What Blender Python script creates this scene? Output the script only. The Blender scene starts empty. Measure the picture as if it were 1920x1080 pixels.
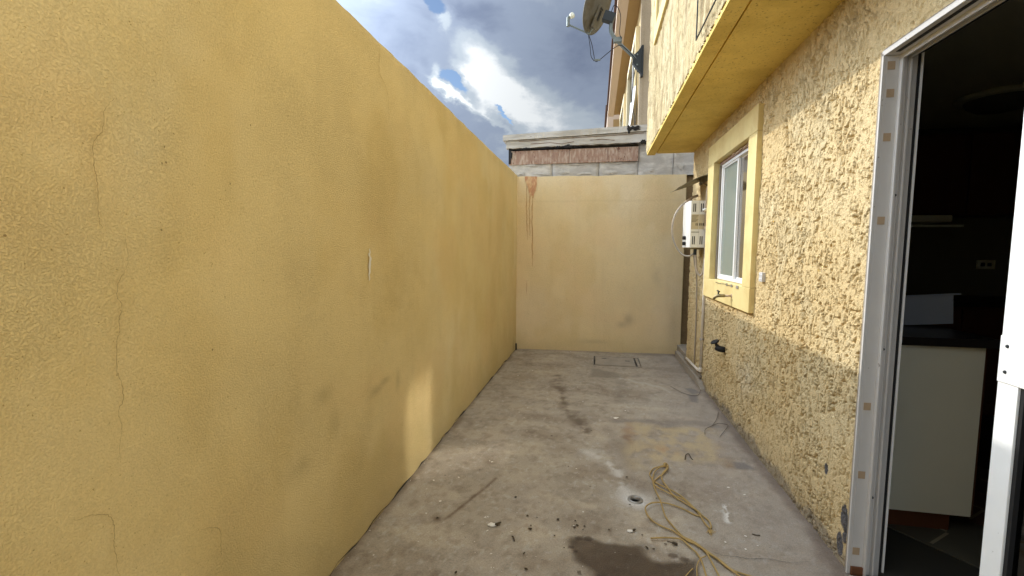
import bpy, bmesh, math, random
import numpy as np
from mathutils import Vector, Matrix
random.seed(7)
R = math.radians
scene = bpy.context.scene

# ---------------------------------------------------------------- camera
def look(yaw, pitch, roll):
    cy, sy, cp, sp = math.cos(yaw), math.sin(yaw), math.cos(pitch), math.sin(pitch)
    f = Vector((sy*cp, cy*cp, sp)); r = Vector((cy, -sy, 0)); u = r.cross(f)
    r2 = math.cos(roll)*r + math.sin(roll)*u
    u2 = -math.sin(roll)*r + math.cos(roll)*u
    return Matrix(((r2.x, u2.x, -f.x), (r2.y, u2.y, -f.y), (r2.z, u2.z, -f.z)))
cam_data = bpy.data.cameras.new('camera')
cam = bpy.data.objects.new('camera', cam_data)
scene.collection.objects.link(cam)
cam_data.sensor_width = 36.0
cam_data.lens = 850/1920*36.0
cam_data.clip_start = 0.05
cam_data.clip_end = 2000
m3 = look(R(-10.398), R(-4.686), R(0.4285)).to_4x4()
cam.matrix_world = Matrix.Translation((0, 0, 1.3)) @ m3
scene.camera = cam

# ---------------------------------------------------------------- sun, sky, exposure
SUN_DIR = Vector((1, -0.54, -0.70)).normalized()          # the way the light travels
SUN_EL = math.asin(-SUN_DIR.z)
SUN_AZ = math.atan2(-SUN_DIR.x, -SUN_DIR.y)
sun_data = bpy.data.lights.new('sun', 'SUN')
sun_data.energy = 2.0
sun_data.angle = R(0.6)
sun_data.color = (1.0, 0.95, 0.86)
sun = bpy.data.objects.new('sun', sun_data)
sun.rotation_euler = SUN_DIR.to_track_quat('-Z', 'Y').to_euler()
sun.location = (-20, 11, 14)
scene.collection.objects.link(sun)
scene.view_settings.view_transform = 'Standard'
scene.view_settings.look = 'None'
scene.view_settings.gamma = 1
scene.view_settings.exposure = 0.40
scene.view_settings.use_curve_mapping = False
scene.cycles.max_bounces = 10
scene.cycles.diffuse_bounces = 6
scene.cycles.glossy_bounces = 4
scene.cycles.caustics_reflective = True
scene.cycles.blur_glossy = 0.0
scene.cycles.sample_clamp_indirect = 0
scene.cycles.use_guiding = True
scene.cycles.use_surface_guiding = True
scene.cycles.use_volume_guiding = False
scene.cycles.guiding_training_samples = 128
scene.cycles.surface_guiding_probability = 0.75
scene.cycles.use_denoising = True

world = bpy.data.worlds.new('World')
scene.world = world
world.use_nodes = True
wt = world.node_tree
wt.nodes.clear()

class G:
    """tiny node expression helper"""
    def __init__(s, tree): s.t = tree
    def n(s, kind, **kw):
        nd = s.t.nodes.new(kind)
        for k, v in kw.items(): setattr(nd, k, v)
        return nd
    def put(s, sock, v):
        if hasattr(v, 'is_output') or isinstance(v, bpy.types.NodeSocket): s.t.links.new(v, sock)
        else: sock.default_value = v
    def m(s, op, a, b=0.0, c=None, clamp=False):
        nd = s.n('ShaderNodeMath', operation=op); nd.use_clamp = clamp
        s.put(nd.inputs[0], a); s.put(nd.inputs[1], b)
        if c is not None: s.put(nd.inputs[2], c)
        return nd.outputs[0]
    def noise(s, vec, scale, detail=4, rough=0.5, dist=0.0, out='Fac'):
        nd = s.n('ShaderNodeTexNoise'); s.put(nd.inputs['Vector'], vec)
        nd.inputs['Scale'].default_value = scale; nd.inputs['Detail'].default_value = detail
        nd.inputs['Roughness'].default_value = rough; nd.inputs['Distortion'].default_value = dist
        return nd.outputs[out]
    def vscale(s, vec, sc):
        nd = s.n('ShaderNodeMapping'); s.put(nd.inputs['Vector'], vec); nd.inputs['Scale'].default_value = sc
        return nd.outputs[0]
    def mix(s, f, a, b, mode='MIX'):
        nd = s.n('ShaderNodeMix', data_type='RGBA', blend_type=mode)
        s.put(nd.inputs[0], f)
        s.put(nd.inputs[6], a if not isinstance(a, tuple) else (*a, 1)[:4])
        s.put(nd.inputs[7], b if not isinstance(b, tuple) else (*b, 1)[:4])
        return nd.outputs[2]
    def step(s, v, lo, hi, a=0.0, b=1.0):
        nd = s.n('ShaderNodeMapRange', interpolation_type='SMOOTHSTEP')
        s.put(nd.inputs[0], v); nd.inputs[1].default_value = lo; nd.inputs[2].default_value = hi
        nd.inputs[3].default_value = a; nd.inputs[4].default_value = b
        return nd.outputs[0]

g = G(wt)
tc = g.n('ShaderNodeTexCoord')
sep = g.n('ShaderNodeSeparateXYZ'); wt.links.new(tc.outputs['Generated'], sep.inputs[0])
X, Y, Z = sep.outputs
az = g.m('ARCTAN2', X, Y); el = g.m('ARCSINE', Z)
# planar cloud coordinates (a high flat layer)
zz = g.m('ADD', g.m('MAXIMUM', Z, 0.0), 0.22)
cmb = g.n('ShaderNodeCombineXYZ')
g.put(cmb.inputs[0], g.m('DIVIDE', X, zz)); g.put(cmb.inputs[1], g.m('DIVIDE', Y, zz))
P = cmb.outputs[0]
n_big = g.noise(P, 1.3, 5, 0.55, 0.4)
n_mid = g.noise(P, 3.6, 7, 0.58, 0.5)
n_fine = g.noise(P, 11.0, 8, 0.6, 0.3)
wob = g.m('SUBTRACT', g.noise(P, 7.0, 6, 0.6, 0.2), 0.5)
wob2 = g.m('SUBTRACT', g.noise(g.vscale(P, (1.3, 0.8, 1)), 9.0, 6, 0.6, 0.2), 0.5)
azw = g.m('MULTIPLY_ADD', wob, 0.055, az)
elw = g.m('MULTIPLY_ADD', wob2, 0.055, el)
def blob(a, e, sa, se, rot=0.0, warp=True, amp=1.0):
    u0 = g.m('SUBTRACT', azw if warp else az, a); v0 = g.m('SUBTRACT', elw if warp else el, e)
    c, s_ = math.cos(R(rot)), math.sin(R(rot))
    u = g.m('DIVIDE', g.m('ADD', g.m('MULTIPLY', u0, c), g.m('MULTIPLY', v0, s_)), sa)
    v = g.m('DIVIDE', g.m('ADD', g.m('MULTIPLY', u0, -s_), g.m('MULTIPLY', v0, c)), se)
    q = g.m('ADD', g.m('MULTIPLY', u, u), g.m('MULTIPLY', v, v))
    return g.m('MULTIPLY', g.m('EXPONENT', g.m('MULTIPLY', q, -1.0)), amp)
def add(*a):
    o = a[0]
    for b in a[1:]: o = g.m('ADD', o, b)
    return o
bright = add(blob(-0.255, 0.385, 0.075, 0.04, -40, True, 0.60),
             blob(-0.205, 0.325, 0.080, 0.035, -28, True, 0.75),
             blob(-0.175, 0.288, 0.085, 0.022, -22, True, 0.55),
             blob(-0.120, 0.290, 0.080, 0.045, -10, True, 0.35),
             blob(-0.305, 0.318, 0.060, 0.008, -28, True, 0.95),
             blob(-0.345, 0.350, 0.012, 0.022, 10, True, 0.70),
             blob(-0.270, 0.355, 0.040, 0.010, -30, True, 0.60),
             blob(-0.330, 0.447, 0.018, 0.014, 20, True, 0.60),
             blob(-0.480, 0.480, 0.060, 0.030, 0, True, 0.22),
             blob(-0.140, 0.490, 0.090, 0.020, 0, True, 0.22),
             blob(-0.215, 0.265, 0.045, 0.006, -42, True, 0.40),
             blob(-0.060, 0.240, 0.160, 0.050, 0, True, 0.22))
dark = add(blob(-0.275, 0.450, 0.080, 0.030, -15, True, 0.75),
           blob(-0.330, 0.265, 0.100, 0.030, -35, True, 0.40),
           blob(-0.080, 0.400, 0.110, 0.060, 0, True, 0.30),
           blob(-0.420, 0.400, 0.070, 0.050, 0, True, 0.20))
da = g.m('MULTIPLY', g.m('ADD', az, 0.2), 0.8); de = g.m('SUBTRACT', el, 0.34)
elsewhere = g.step(g.m('SQRT', g.m('ADD', g.m('MULTIPLY', da, da), g.m('MULTIPLY', de, de))), 0.36, 1.0)   # out of view, where the cloud is brightened to lift the shade

lum = g.m('ADD', g.m('MULTIPLY', n_mid, 0.50), g.m('MULTIPLY', n_big, 0.30))
lum = g.m('ADD', lum, g.m('MULTIPLY', n_fine, 0.14))
lum = g.m('SUBTRACT', lum, 0.20)
lum = g.m('ADD', lum, g.m('MULTIPLY', bright, g.m('ADD', 0.34, n_mid)))
lum = g.m('SUBTRACT', lum, g.m('MULTIPLY', dark, 0.26))
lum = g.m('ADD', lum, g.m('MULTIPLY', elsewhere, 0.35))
ramp = g.n('ShaderNodeValToRGB'); g.put(ramp.inputs[0], lum)
cr = ramp.color_ramp; cr.interpolation = 'EASE'
cr.elements[0].position = 0.05; cr.elements[0].color = (0.125, 0.155, 0.225, 1)
cr.elements[1].position = 1.0; cr.elements[1].color = (0.56, 0.585, 0.60, 1)
e = cr.elements.new(0.30); e.color = (0.195, 0.235, 0.310, 1)
e = cr.elements.new(0.55); e.color = (0.30, 0.345, 0.395, 1)
# thin cloud is brightest round the sun and fades smoothly away from it
dot = g.n('ShaderNodeVectorMath', operation='DOT_PRODUCT')
wt.links.new(tc.outputs['Generated'], dot.inputs[0]); dot.inputs[1].default_value = tuple(-SUN_DIR)
cosd = g.m('MAXIMUM', dot.outputs['Value'], 0.0)
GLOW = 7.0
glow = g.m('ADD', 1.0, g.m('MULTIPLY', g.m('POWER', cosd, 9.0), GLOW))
hole = add(blob(-0.309, 0.346, 0.034, 0.013, -32, True, 1.5),
           blob(-0.350, 0.476, 0.030, 0.014, -35, True, 1.3),
           blob(-0.213, 0.289, 0.020, 0.0045, -40, True, 1.1),
           blob(-0.190, 0.268, 0.018, 0.0040, -46, True, 0.9))
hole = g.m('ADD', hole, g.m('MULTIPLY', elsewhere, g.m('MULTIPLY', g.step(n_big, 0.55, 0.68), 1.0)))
hole = g.step(hole, 0.38, 0.85)
sky = g.n('ShaderNodeTexSky', sky_type='NISHITA'); sky.sun_disc = False
sky.sun_elevation = SUN_EL; sky.sun_rotation = SUN_AZ
sky.altitude = 300; sky.air_density = 1.0; sky.dust_density = 0.4; sky.ozone_density = 2.0
bg1 = g.n('ShaderNodeBackground'); wt.links.new(sky.outputs[0], bg1.inputs[0]); bg1.inputs[1].default_value = 0.10
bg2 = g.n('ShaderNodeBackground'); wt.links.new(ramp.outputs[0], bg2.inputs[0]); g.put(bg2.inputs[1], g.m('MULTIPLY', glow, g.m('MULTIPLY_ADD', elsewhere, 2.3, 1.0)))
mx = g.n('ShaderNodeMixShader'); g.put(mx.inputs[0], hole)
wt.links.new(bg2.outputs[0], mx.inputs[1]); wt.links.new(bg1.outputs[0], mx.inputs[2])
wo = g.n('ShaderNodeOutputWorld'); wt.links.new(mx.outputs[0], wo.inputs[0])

# ---------------------------------------------------------------- helpers
WL = {}
def link(o, parent=None, loc=(0, 0, 0)):
    """every mesh is written in world coordinates; a child's location undoes its parent's"""
    scene.collection.objects.link(o)
    WL[o.name] = Vector(loc)
    if parent is not None:
        o.parent = parent
        o.location = Vector(loc) - WL[parent.name]
    else:
        o.location = Vector(loc)
    return o
def thing(name, label, cat, loc=(0, 0, 0), group=None):
    o = bpy.data.objects.new(name, None); o.empty_display_size = 0.1
    link(o, None, loc); o['label'] = label; o['category'] = cat
    if group: o['group'] = group
    return o
def tag(o, label=None, cat=None, group=None, kind=None):
    for k, v in (('label', label), ('category', cat), ('group', group), ('kind', kind)):
        if v: o[k] = v
    return o
def mesh(name, vs, fs, mat, parent=None, smooth=False, loc=(0, 0, 0)):
    me = bpy.data.meshes.new(name)
    l = Vector(loc)
    me.from_pydata([tuple(Vector(v) - l) for v in vs] if l.length else [tuple(v) for v in vs], [], fs)
    me.update()
    if mat: me.materials.append(mat)
    if smooth: me.polygons.foreach_set('use_smooth', [True]*len(me.polygons))
    return link(bpy.data.objects.new(name, me), parent, loc)
class MB:
    def __init__(s): s.v = []; s.f = []
    def add(s, vs, fs):
        k = len(s.v); s.v += [tuple(v) for v in vs]; s.f += [tuple(i + k for i in f) for f in fs]; return s
    def box(s, x0, x1, y0, y1, z0, z1, M=None):
        vs = [Vector((x, y, z)) for x in (x0, x1) for y in (y0, y1) for z in (z0, z1)]
        if M is not None: vs = [M @ v for v in vs]
        return s.add(vs, [(0, 1, 3, 2), (4, 6, 7, 5), (0, 4, 5, 1), (2, 3, 7, 6), (0, 2, 6, 4), (1, 5, 7, 3)])
    def prism(s, pts, axis, a, b):
        """polygon pts (2d) extruded along axis 0/1/2"""
        def mk(p, t):
            q = list(p); q.insert(axis, t); return q
        n = len(pts)
        vs = [mk(p, a) for p in pts] + [mk(p, b) for p in pts]
        fs = [tuple(range(n)), tuple(range(2*n-1, n-1, -1))] + [(i, i+n, (i+1) % n + n, (i+1) % n) for i in range(n)]
        return s.add(vs, fs)
    def tube(s, pts, r, sides=8, cap=True):
        pts = [Vector(p) for p in pts]; n = len(pts)
        rr = r if isinstance(r, (list, tuple)) else [r]*n
        t = (pts[1]-pts[0]).normalized()
        up = Vector((0, 0, 1)) if abs(t.z) < 0.9 else Vector((1, 0, 0))
        a = t.cross(up).normalized(); vs = []
        for i, p in enumerate(pts):
            tt = (pts[min(i+1, n-1)] - pts[max(i-1, 0)]).normalized()
            a = (a - tt*a.dot(tt)).normalized(); b = tt.cross(a)
            for k in range(sides):
                w = 2*math.pi*k/sides
                vs.append(p + (a*math.cos(w) + b*math.sin(w))*rr[i])
        fs = [(i*sides+k, i*sides+(k+1) % sides, (i+1)*sides+(k+1) % sides, (i+1)*sides+k) for i in range(n-1) for k in range(sides)]
        if cap: fs += [tuple(range(sides))[::-1], tuple((n-1)*sides+k for k in range(sides))]
        return s.add(vs, fs)
    def lathe(s, prof, center, axis=(0, 0, 1), sides=24):
        ax = Vector(axis).normalized(); up = Vector((1, 0, 0)) if abs(ax.x) < 0.9 else Vector((0, 1, 0))
        a = ax.cross(up).normalized(); b = ax.cross(a); c = Vector(center); vs = []
        for r_, h in prof:
            for k in range(sides):
                w = 2*math.pi*k/sides
                vs.append(c + ax*h + (a*math.cos(w) + b*math.sin(w))*max(r_, 1e-5))
        n = len(prof)
        fs = [(i*sides+k, i*sides+(k+1) % sides, (i+1)*sides+(k+1) % sides, (i+1)*sides+k) for i in range(n-1) for k in range(sides)]
        return s.add(vs, fs)
    def build(s, name, mat, parent=None, smooth=False, bevel=0.0, loc=(0, 0, 0), seg=2):
        o = mesh(name, s.v, s.f, mat, parent, smooth, loc)
        if bevel:
            bm = bmesh.new(); bm.from_mesh(o.data)
            bmesh.ops.recalc_face_normals(bm, faces=bm.faces)
            ed = [e for e in bm.edges if len(e.link_faces) == 2 and e.calc_face_angle(0) > 0.6]
            bmesh.ops.bevel(bm, geom=ed, offset=bevel, segments=seg, profile=0.6, affect='EDGES')
            bm.to_mesh(o.data); bm.free()
        else:
            bm = bmesh.new(); bm.from_mesh(o.data)
            bmesh.ops.recalc_face_normals(bm, faces=bm.faces); bm.to_mesh(o.data); bm.free()
        return o
def B(name, x0, x1, y0, y1, z0, z1, mat, parent=None, bevel=0.0, M=None):
    return MB().box(x0, x1, y0, y1, z0, z1, M).build(name, mat, parent, bevel=bevel)
def spline(pts, n=6):
    pts = [Vector(p) for p in pts]
    q = [2*pts[0]-pts[1]] + pts + [2*pts[-1]-pts[-2]]; out = []
    for i in range(1, len(q)-2):
        for k in range(n):
            t = k/n; a, b, c, d = q[i-1], q[i], q[i+1], q[i+2]
            out.append(0.5*((2*b) + (c-a)*t + (2*a-5*b+4*c-d)*t*t + (3*b-a-3*c+d)*t**3))
    out.append(pts[-1]); return out

# ---- numpy noise in metres
_lat = {}
def vnoise(u, v, seed=0):
    if seed not in _lat: _lat[seed] = np.random.RandomState(seed).rand(256, 256).astype(np.float32)
    L = _lat[seed]
    ui = np.floor(u).astype(int); vi = np.floor(v).astype(int)
    fu = u-ui; fv = v-vi
    fu = fu*fu*fu*(fu*(fu*6-15)+10); fv = fv*fv*fv*(fv*(fv*6-15)+10)
    a = L[ui & 255, vi & 255]; b = L[(ui+1) & 255, vi & 255]; c = L[ui & 255, (vi+1) & 255]; d = L[(ui+1) & 255, (vi+1) & 255]
    return (a*(1-fu)+b*fu)*(1-fv) + (c*(1-fu)+d*fu)*fv
def fbm(u, v, seed=0, octs=4, gain=0.5):
    s = 0; a = 1; t = 0
    for i in range(octs):
        th = 0.6*i+0.3
        uu = (u*math.cos(th)-v*math.sin(th))*2**i + 17.3*i; vv = (u*math.sin(th)+v*math.cos(th))*2**i - 9.1*i
        s = s + a*vnoise(uu, vv, seed+i*7); t += a; a *= gain
    return s/t
def sst(x, a, b):
    t = np.clip((x-a)/(b-a), 0, 1); return t*t*(3-2*t)
def grid(name, us, vs, fn, mat, parent=None, keep=None, col=None, flip=False):
    """fn(U,V) -> x,y,z arrays; keep(Uc,Vc) -> bool per cell; col(U,V) -> rgb"""
    U, V = np.meshgrid(us, vs, indexing='ij')
    x, y, z = fn(U, V)
    co = np.stack([np.broadcast_to(a, U.shape) for a in (x, y, z)], -1).reshape(-1, 3).astype(np.float32)
    nu, nv = U.shape
    i, j = np.meshgrid(np.arange(nu-1), np.arange(nv-1), indexing='ij')
    if keep is not None:
        k = keep((U[:-1, :-1]+U[1:, 1:])/2, (V[:-1, :-1]+V[1:, 1:])/2); i = i[k]; j = j[k]
    i = i.ravel(); j = j.ravel()
    q = np.stack([i*nv+j, (i+1)*nv+j, (i+1)*nv+j+1, i*nv+j+1], -1)
    if flip: q = q[:, ::-1]
    me = bpy.data.meshes.new(name)
    me.vertices.add(len(co)); me.vertices.foreach_set('co', co.ravel())
    me.loops.add(q.size); me.loops.foreach_set('vertex_index', q.ravel().astype(np.int32))
    me.polygons.add(len(q)); me.polygons.foreach_set('loop_start', np.arange(0, q.size, 4, dtype=np.int32))
    me.polygons.foreach_set('loop_total', np.full(len(q), 4, dtype=np.int32))
    me.polygons.foreach_set('use_smooth', np.ones(len(q), dtype=bool))
    me.update(); me.validate()
    if col is not None:
        c = col(U, V); c = np.concatenate([c.reshape(-1, 3), np.ones((c.size//3, 1))], 1).astype(np.float32)
        at = me.color_attributes.new('col', 'FLOAT_COLOR', 'POINT'); at.data.foreach_set('color', c.ravel())
    me.materials.append(mat)
    return link(bpy.data.objects.new(name, me), parent)

# ---------------------------------------------------------------- materials
def mat(name, color=(.5, .5, .5), rough=0.8, metal=0.0, spec=0.3, var=0.0, vscale=3.0, tint=None, tscale=1.0,
        fine=0.0, fscale=60.0, pits=False, wet=False, patchy=False, bump=0.0, bscale=200.0, bdist=0.002, attr=None, stretch=(1, 1, 1), spots=None, extra=None):
    m = bpy.data.materials.new(name); m.use_nodes = True
    t = m.node_tree; h = G(t); bs = t.nodes['Principled BSDF']
    bs.inputs['Roughness'].default_value = rough; bs.inputs['Metallic'].default_value = metal
    bs.inputs['Specular IOR Level'].default_value = spec
    p = h.vscale(h.n('ShaderNodeTexCoord').outputs['Object'], stretch)
    if attr:
        a = h.n('ShaderNodeAttribute', attribute_name=attr); c = a.outputs['Color']
    else:
        rgb = h.n('ShaderNodeRGB'); rgb.outputs[0].default_value = (*color, 1); c = rgb.outputs[0]
    if tint: c = h.mix(h.step(h.noise(p, tscale, 5, 0.6, 0.3), 0.42, 0.66), c, tint)
    if var:
        v = h.m('MULTIPLY_ADD', h.noise(p, vscale, 6, 0.6), 2*var, 1-var)
        vv = h.n('ShaderNodeVectorMath', operation='SCALE'); h.put(vv.inputs[0], c); h.put(vv.inputs[3], v); c = vv.outputs[0]
    if fine:
        v = h.m('MULTIPLY_ADD', h.noise(p, fscale, 3, 0.7), 2*fine, 1-fine)
        vv = h.n('ShaderNodeVectorMath', operation='SCALE'); h.put(vv.inputs[0], c); h.put(vv.inputs[3], v); c = vv.outputs[0]
    if spots:
        scl, lo, hi, sc = spots
        c = h.mix(h.step(h.noise(p, scl, 3, 0.6), lo, hi), c, sc)
    if extra: c = extra(h, p, c)
    h.put(bs.inputs['Base Color'], c)
    if wet:   # the damp patch is darker in the vertex colours and also shinier
        lumn = h.n('ShaderNodeRGBToBW'); h.put(lumn.inputs[0], a.outputs['Color'])
        h.put(bs.inputs['Roughness'], h.step(lumn.outputs[0], 0.07, 0.14, 0.42, rough))
    if bump:
        b = h.n('ShaderNodeBump'); b.inputs['Strength'].default_value = bump; b.inputs['Distance'].default_value = bdist
        if patchy: h.put(b.inputs['Strength'], h.step(h.noise(p, 2.6, 4, 0.6, 0.3), 0.36, 0.66, bump*0.75, bump*1.2))
        hh = h.noise(p, bscale, 3, 0.6)
        if pits: hh = h.m('ADD', h.m('MULTIPLY', h.step(hh, 0.36, 0.56), 0.7), h.m('MULTIPLY', h.noise(p, bscale*2.3, 2, 0.6), 0.3))
        h.put(b.inputs['Height'], hh); h.put(bs.inputs['Normal'], b.outputs[0])
    return m
ROPE = [[(0.449, 2.783), (0.403, 2.751), (0.365, 2.721), (0.337, 2.649), (0.346, 2.588), (0.345, 2.521), (0.35, 2.441), (0.36, 2.377), (0.361, 2.299), (0.366, 2.217), (0.388, 2.144), (0.419, 2.077), (0.461, 2.034), (0.495, 1.984), (0.506, 1.911), (0.514, 1.842), (0.513, 1.776)], [(0.451, 2.776), (0.4, 2.728), (0.365, 2.662), (0.346, 2.574), (0.353, 2.51), (0.391, 2.467), (0.438, 2.422), (0.48, 2.39), (0.519, 2.32), (0.534, 2.26), (0.538, 2.202), (0.552, 2.157)], [(0.452, 2.738), (0.419, 2.673), (0.363, 2.591), (0.354, 2.569), (0.386, 2.523), (0.441, 2.477), (0.485, 2.414), (0.517, 2.341), (0.542, 2.272), (0.565, 2.226), (0.564, 2.178), (0.552, 2.157)], [(0.456, 2.785), (0.444, 2.729), (0.413, 2.671), (0.398, 2.591), (0.415, 2.509), (0.438, 2.422), (0.482, 2.367), (0.53, 2.29), (0.54, 2.261)], [(0.54, 2.261), (0.509, 2.271), (0.466, 2.309), (0.414, 2.343), (0.363, 2.353), (0.314, 2.336), (0.278, 2.288), (0.276, 2.23), (0.3, 2.169), (0.344, 2.135), (0.378, 2.114), (0.409, 2.08), (0.438, 2.047), (0.471, 2.032), (0.504, 1.982), (0.532, 1.942), (0.558, 1.899), (0.588, 1.86), (0.619, 1.816)], [(0.273, 2.033), (0.321, 2.045), (0.373, 2.053), (0.41, 2.046), (0.435, 2.005), (0.456, 1.961), (0.466, 1.917), (0.463, 1.832), (0.457, 1.778)], [(0.49, 1.952), (0.463, 1.928), (0.44, 1.883), (0.428, 1.825), (0.414, 1.783)], [(0.42, 1.865), (0.392, 1.828), (0.365, 1.78)], [(0.419, 2.077), (0.462, 2.039), (0.506, 1.99), (0.544, 1.934), (0.578, 1.889), (0.626, 1.867), (0.672, 1.846)]]
CRACKS = [[(0.823, 1.618), (0.802, 1.587), (0.795, 1.544), (0.777, 1.517), (0.773, 1.481), (0.776, 1.452), (0.778, 1.422), (0.776, 1.366), (0.779, 1.347), (0.785, 1.344)], [(0.827, 1.33), (0.831, 1.281), (0.823, 1.251), (0.807, 1.226), (0.803, 1.194), (0.812, 1.175), (0.803, 1.146), (0.804, 1.122), (0.795, 1.094), (0.792, 1.029), (0.794, 1.028), (0.802, 0.997), (0.8, 0.964), (0.789, 0.947), (0.794, 0.915), (0.788, 0.863), (0.788, 0.833)], [(0.688, 0.762), (0.703, 0.753), (0.72, 0.751), (0.748, 0.736), (0.758, 0.726), (0.765, 0.705), (0.766, 0.679), (0.763, 0.664), (0.766, 0.627), (0.766, 0.605), (0.772, 0.579)], [(0.979, 0.557), (1.014, 0.541), (1.038, 0.518), (1.038, 0.46), (1.04, 0.442)], [(2.047, 2.281), (2.052, 2.231), (2.045, 2.13), (2.094, 2.095), (2.128, 2.052), (2.142, 1.937)]]
RUSTBLOB = [(-0.924, 2.258), (-0.762, 2.255), (-0.76, 2.157), (-0.779, 2.076), (-0.804, 2.002), (-0.854, 1.995), (-0.88, 2.094), (-0.906, 2.16)]
RUSTRUN = [[(-0.898, 2.16), (-0.894, 1.814), (-0.884, 1.648), (-0.874, 1.448)], [(-0.854, 2.003), (-0.857, 1.781), (-0.847, 1.498)], [(-0.812, 2.011), (-0.824, 1.846), (-0.816, 1.415), (-0.805, 1.097)], [(-0.885, 0.918), (-0.878, 0.723)]]
YEL = (0.62, 0.51, 0.27)       # the ochre paint of the walls
M = {}
def streaks(h, p, c):
    """rain streaks and dusty blotches in the paint"""
    s = h.noise(h.vscale(p, (6, 6, 0.7)), 1.0, 4, 0.6, 0.2)
    c = h.mix(h.step(s, 0.50, 0.78, 0, 0.45), c, (0.50, 0.33, 0.115))
    b = h.noise(p, 1.7, 5, 0.6, 0.4)
    return h.mix(h.step(b, 0.45, 0.72, 0, 0.5), c, (0.70, 0.52, 0.245))
M['left'] = mat('ochre_render', YEL, 0.85, var=0.08, vscale=2.2, fine=0.22, fscale=190, bump=0.75, bscale=230, bdist=0.0026, attr='col', pits=True, patchy=True, spots=(130, 0.67, 0.72, (0.46, 0.33, 0.13)))
M['back'] = mat('pale_ochre_render', YEL, 0.85, var=0.08, vscale=3, fine=0.16, fscale=90, bump=0.6, bscale=90, bdist=0.004, attr='col', pits=True)
M['stucco'] = mat('rough_stucco', (0.66, 0.485, 0.225), 0.8, var=0.12, vscale=2.5, fine=0.08, fscale=50, bump=0.8, bscale=170, bdist=0.004, attr='col', pits=True)
M['soffit'] = mat('mustard_paint', (0.76, 0.57, 0.16), 0.75, var=0.14, vscale=5, fine=0.10, fscale=60, bump=0.7, bscale=80, bdist=0.004, spots=(70, 0.60, 0.68, (0.42, 0.28, 0.07)), tint=(0.66, 0.48, 0.12), tscale=3.5)
M['trim'] = mat('yellow_trim_paint', (0.71, 0.585, 0.275), 0.6, var=0.08, vscale=4, fine=0.03, fscale=40, bump=0.25, bscale=50, bdist=0.002, tint=(0.64, 0.50, 0.22), tscale=5, spots=(34, 0.69, 0.74, (0.42, 0.32, 0.16)))
M['concrete'] = mat('patio_concrete', (.3, .27, .23), 0.85, var=0.12, vscale=5, fine=0.45, fscale=150, bump=0.8, bscale=140, bdist=0.004, attr='col', spots=(55, 0.66, 0.74, (0.20, 0.175, 0.15)), wet=True)
M['grey_render'] = mat('grey_cement', (0.46, 0.44, 0.42), 0.9, var=0.25, vscale=7, fine=0.12, fscale=50, bump=0.6, bscale=60, bdist=0.006, tint=(0.62, 0.60, 0.57), tscale=5, stretch=(1, 1, 2.4))
M['plinth'] = mat('worn_concrete', (0.31, 0.27, 0.22), 0.9, var=0.3, vscale=8, fine=0.2, fscale=70, bump=0.6, bscale=70, bdist=0.004)
M['alu'] = mat('grey_white_aluminium', (0.57, 0.555, 0.535), 0.45, metal=0.0, spec=0.5, var=0.08, vscale=9, fine=0.03, fscale=120, spots=(38, 0.70, 0.74, (0.25, 0.22, 0.19)))
M['alu_dark'] = mat('dirty_aluminium', (0.42, 0.40, 0.38), 0.55, metal=0.1, var=0.2, vscale=12, fine=0.1, fscale=80)
M['white'] = mat('white_metal', (0.80, 0.80, 0.80), 0.4, var=0.04, vscale=6, spec=0.5)
M['leaf_white'] = mat('white_door_enamel', (0.84, 0.86, 0.86), 0.35, var=0.06, vscale=5, spec=0.5, spots=(30, 0.70, 0.76, (0.5, 0.5, 0.48)))
M['tape'] = mat('tan_tape', (0.42, 0.31, 0.20), 0.7, var=0.15, vscale=40)
M['black'] = mat('black_rubber', (0.015, 0.015, 0.016), 0.6)
M['tar'] = mat('black_tar', (0.012, 0.010, 0.010), 0.5, bump=0.6, bscale=60, bdist=0.01)
M['rust'] = mat('rust', (0.16, 0.065, 0.03), 0.9, var=0.3, vscale=40)
M['brown_wood'] = mat('dark_brown_wood', (0.12, 0.045, 0.020), 0.5, var=0.2, vscale=12, stretch=(1, 1, 0.2))
M['cab_white'] = mat('cream_laminate', (0.86, 0.85, 0.70), 0.5, var=0.05, vscale=3)
M['counter'] = mat('dark_counter', (0.020, 0.017, 0.015), 0.35)
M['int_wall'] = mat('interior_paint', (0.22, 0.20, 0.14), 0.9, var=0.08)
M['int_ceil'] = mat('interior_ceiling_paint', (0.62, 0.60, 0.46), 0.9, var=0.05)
M['lampglass'] = mat('dim_lamp_shade', (0.10, 0.09, 0.07), 0.5)
M['tile_a'] = mat('olive_floor_tile', (0.085, 0.080, 0.060), 0.35, var=0.2, vscale=8)
M['tile_b'] = mat('reddish_floor_tile', (0.11, 0.062, 0.045), 0.35, var=0.2, vscale=8)
M['tile_c'] = mat('pale_tile_strip', (0.28, 0.25, 0.17), 0.4, var=0.2, vscale=8)
M['grout'] = mat('dark_grout', (0.03, 0.028, 0.022), 0.8)
M['blueish'] = mat('pale_blue_plastic', (0.42, 0.47, 0.56), 0.5)
M['copper'] = mat('painted_copper', (0.52, 0.38, 0.26), 0.5, metal=0.2, var=0.2, vscale=20, tint=(0.62, 0.52, 0.40), tscale=14)
M['pvc'] = mat('white_pvc', (0.74, 0.69, 0.62), 0.4, var=0.07, vscale=9)
M['hose'] = mat('grey_braided_hose', (0.42, 0.36, 0.29), 0.5, metal=0.2, var=0.2, vscale=90)
M['heater'] = mat('white_enamel', (0.76, 0.75, 0.72), 0.35, spec=0.5, var=0.05, vscale=8)
M['label'] = mat('faded_label', (0.55, 0.47, 0.32), 0.7, var=0.12, vscale=40)
M['ink'] = mat('dark_ink', (0.10, 0.09, 0.07), 0.7)
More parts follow.
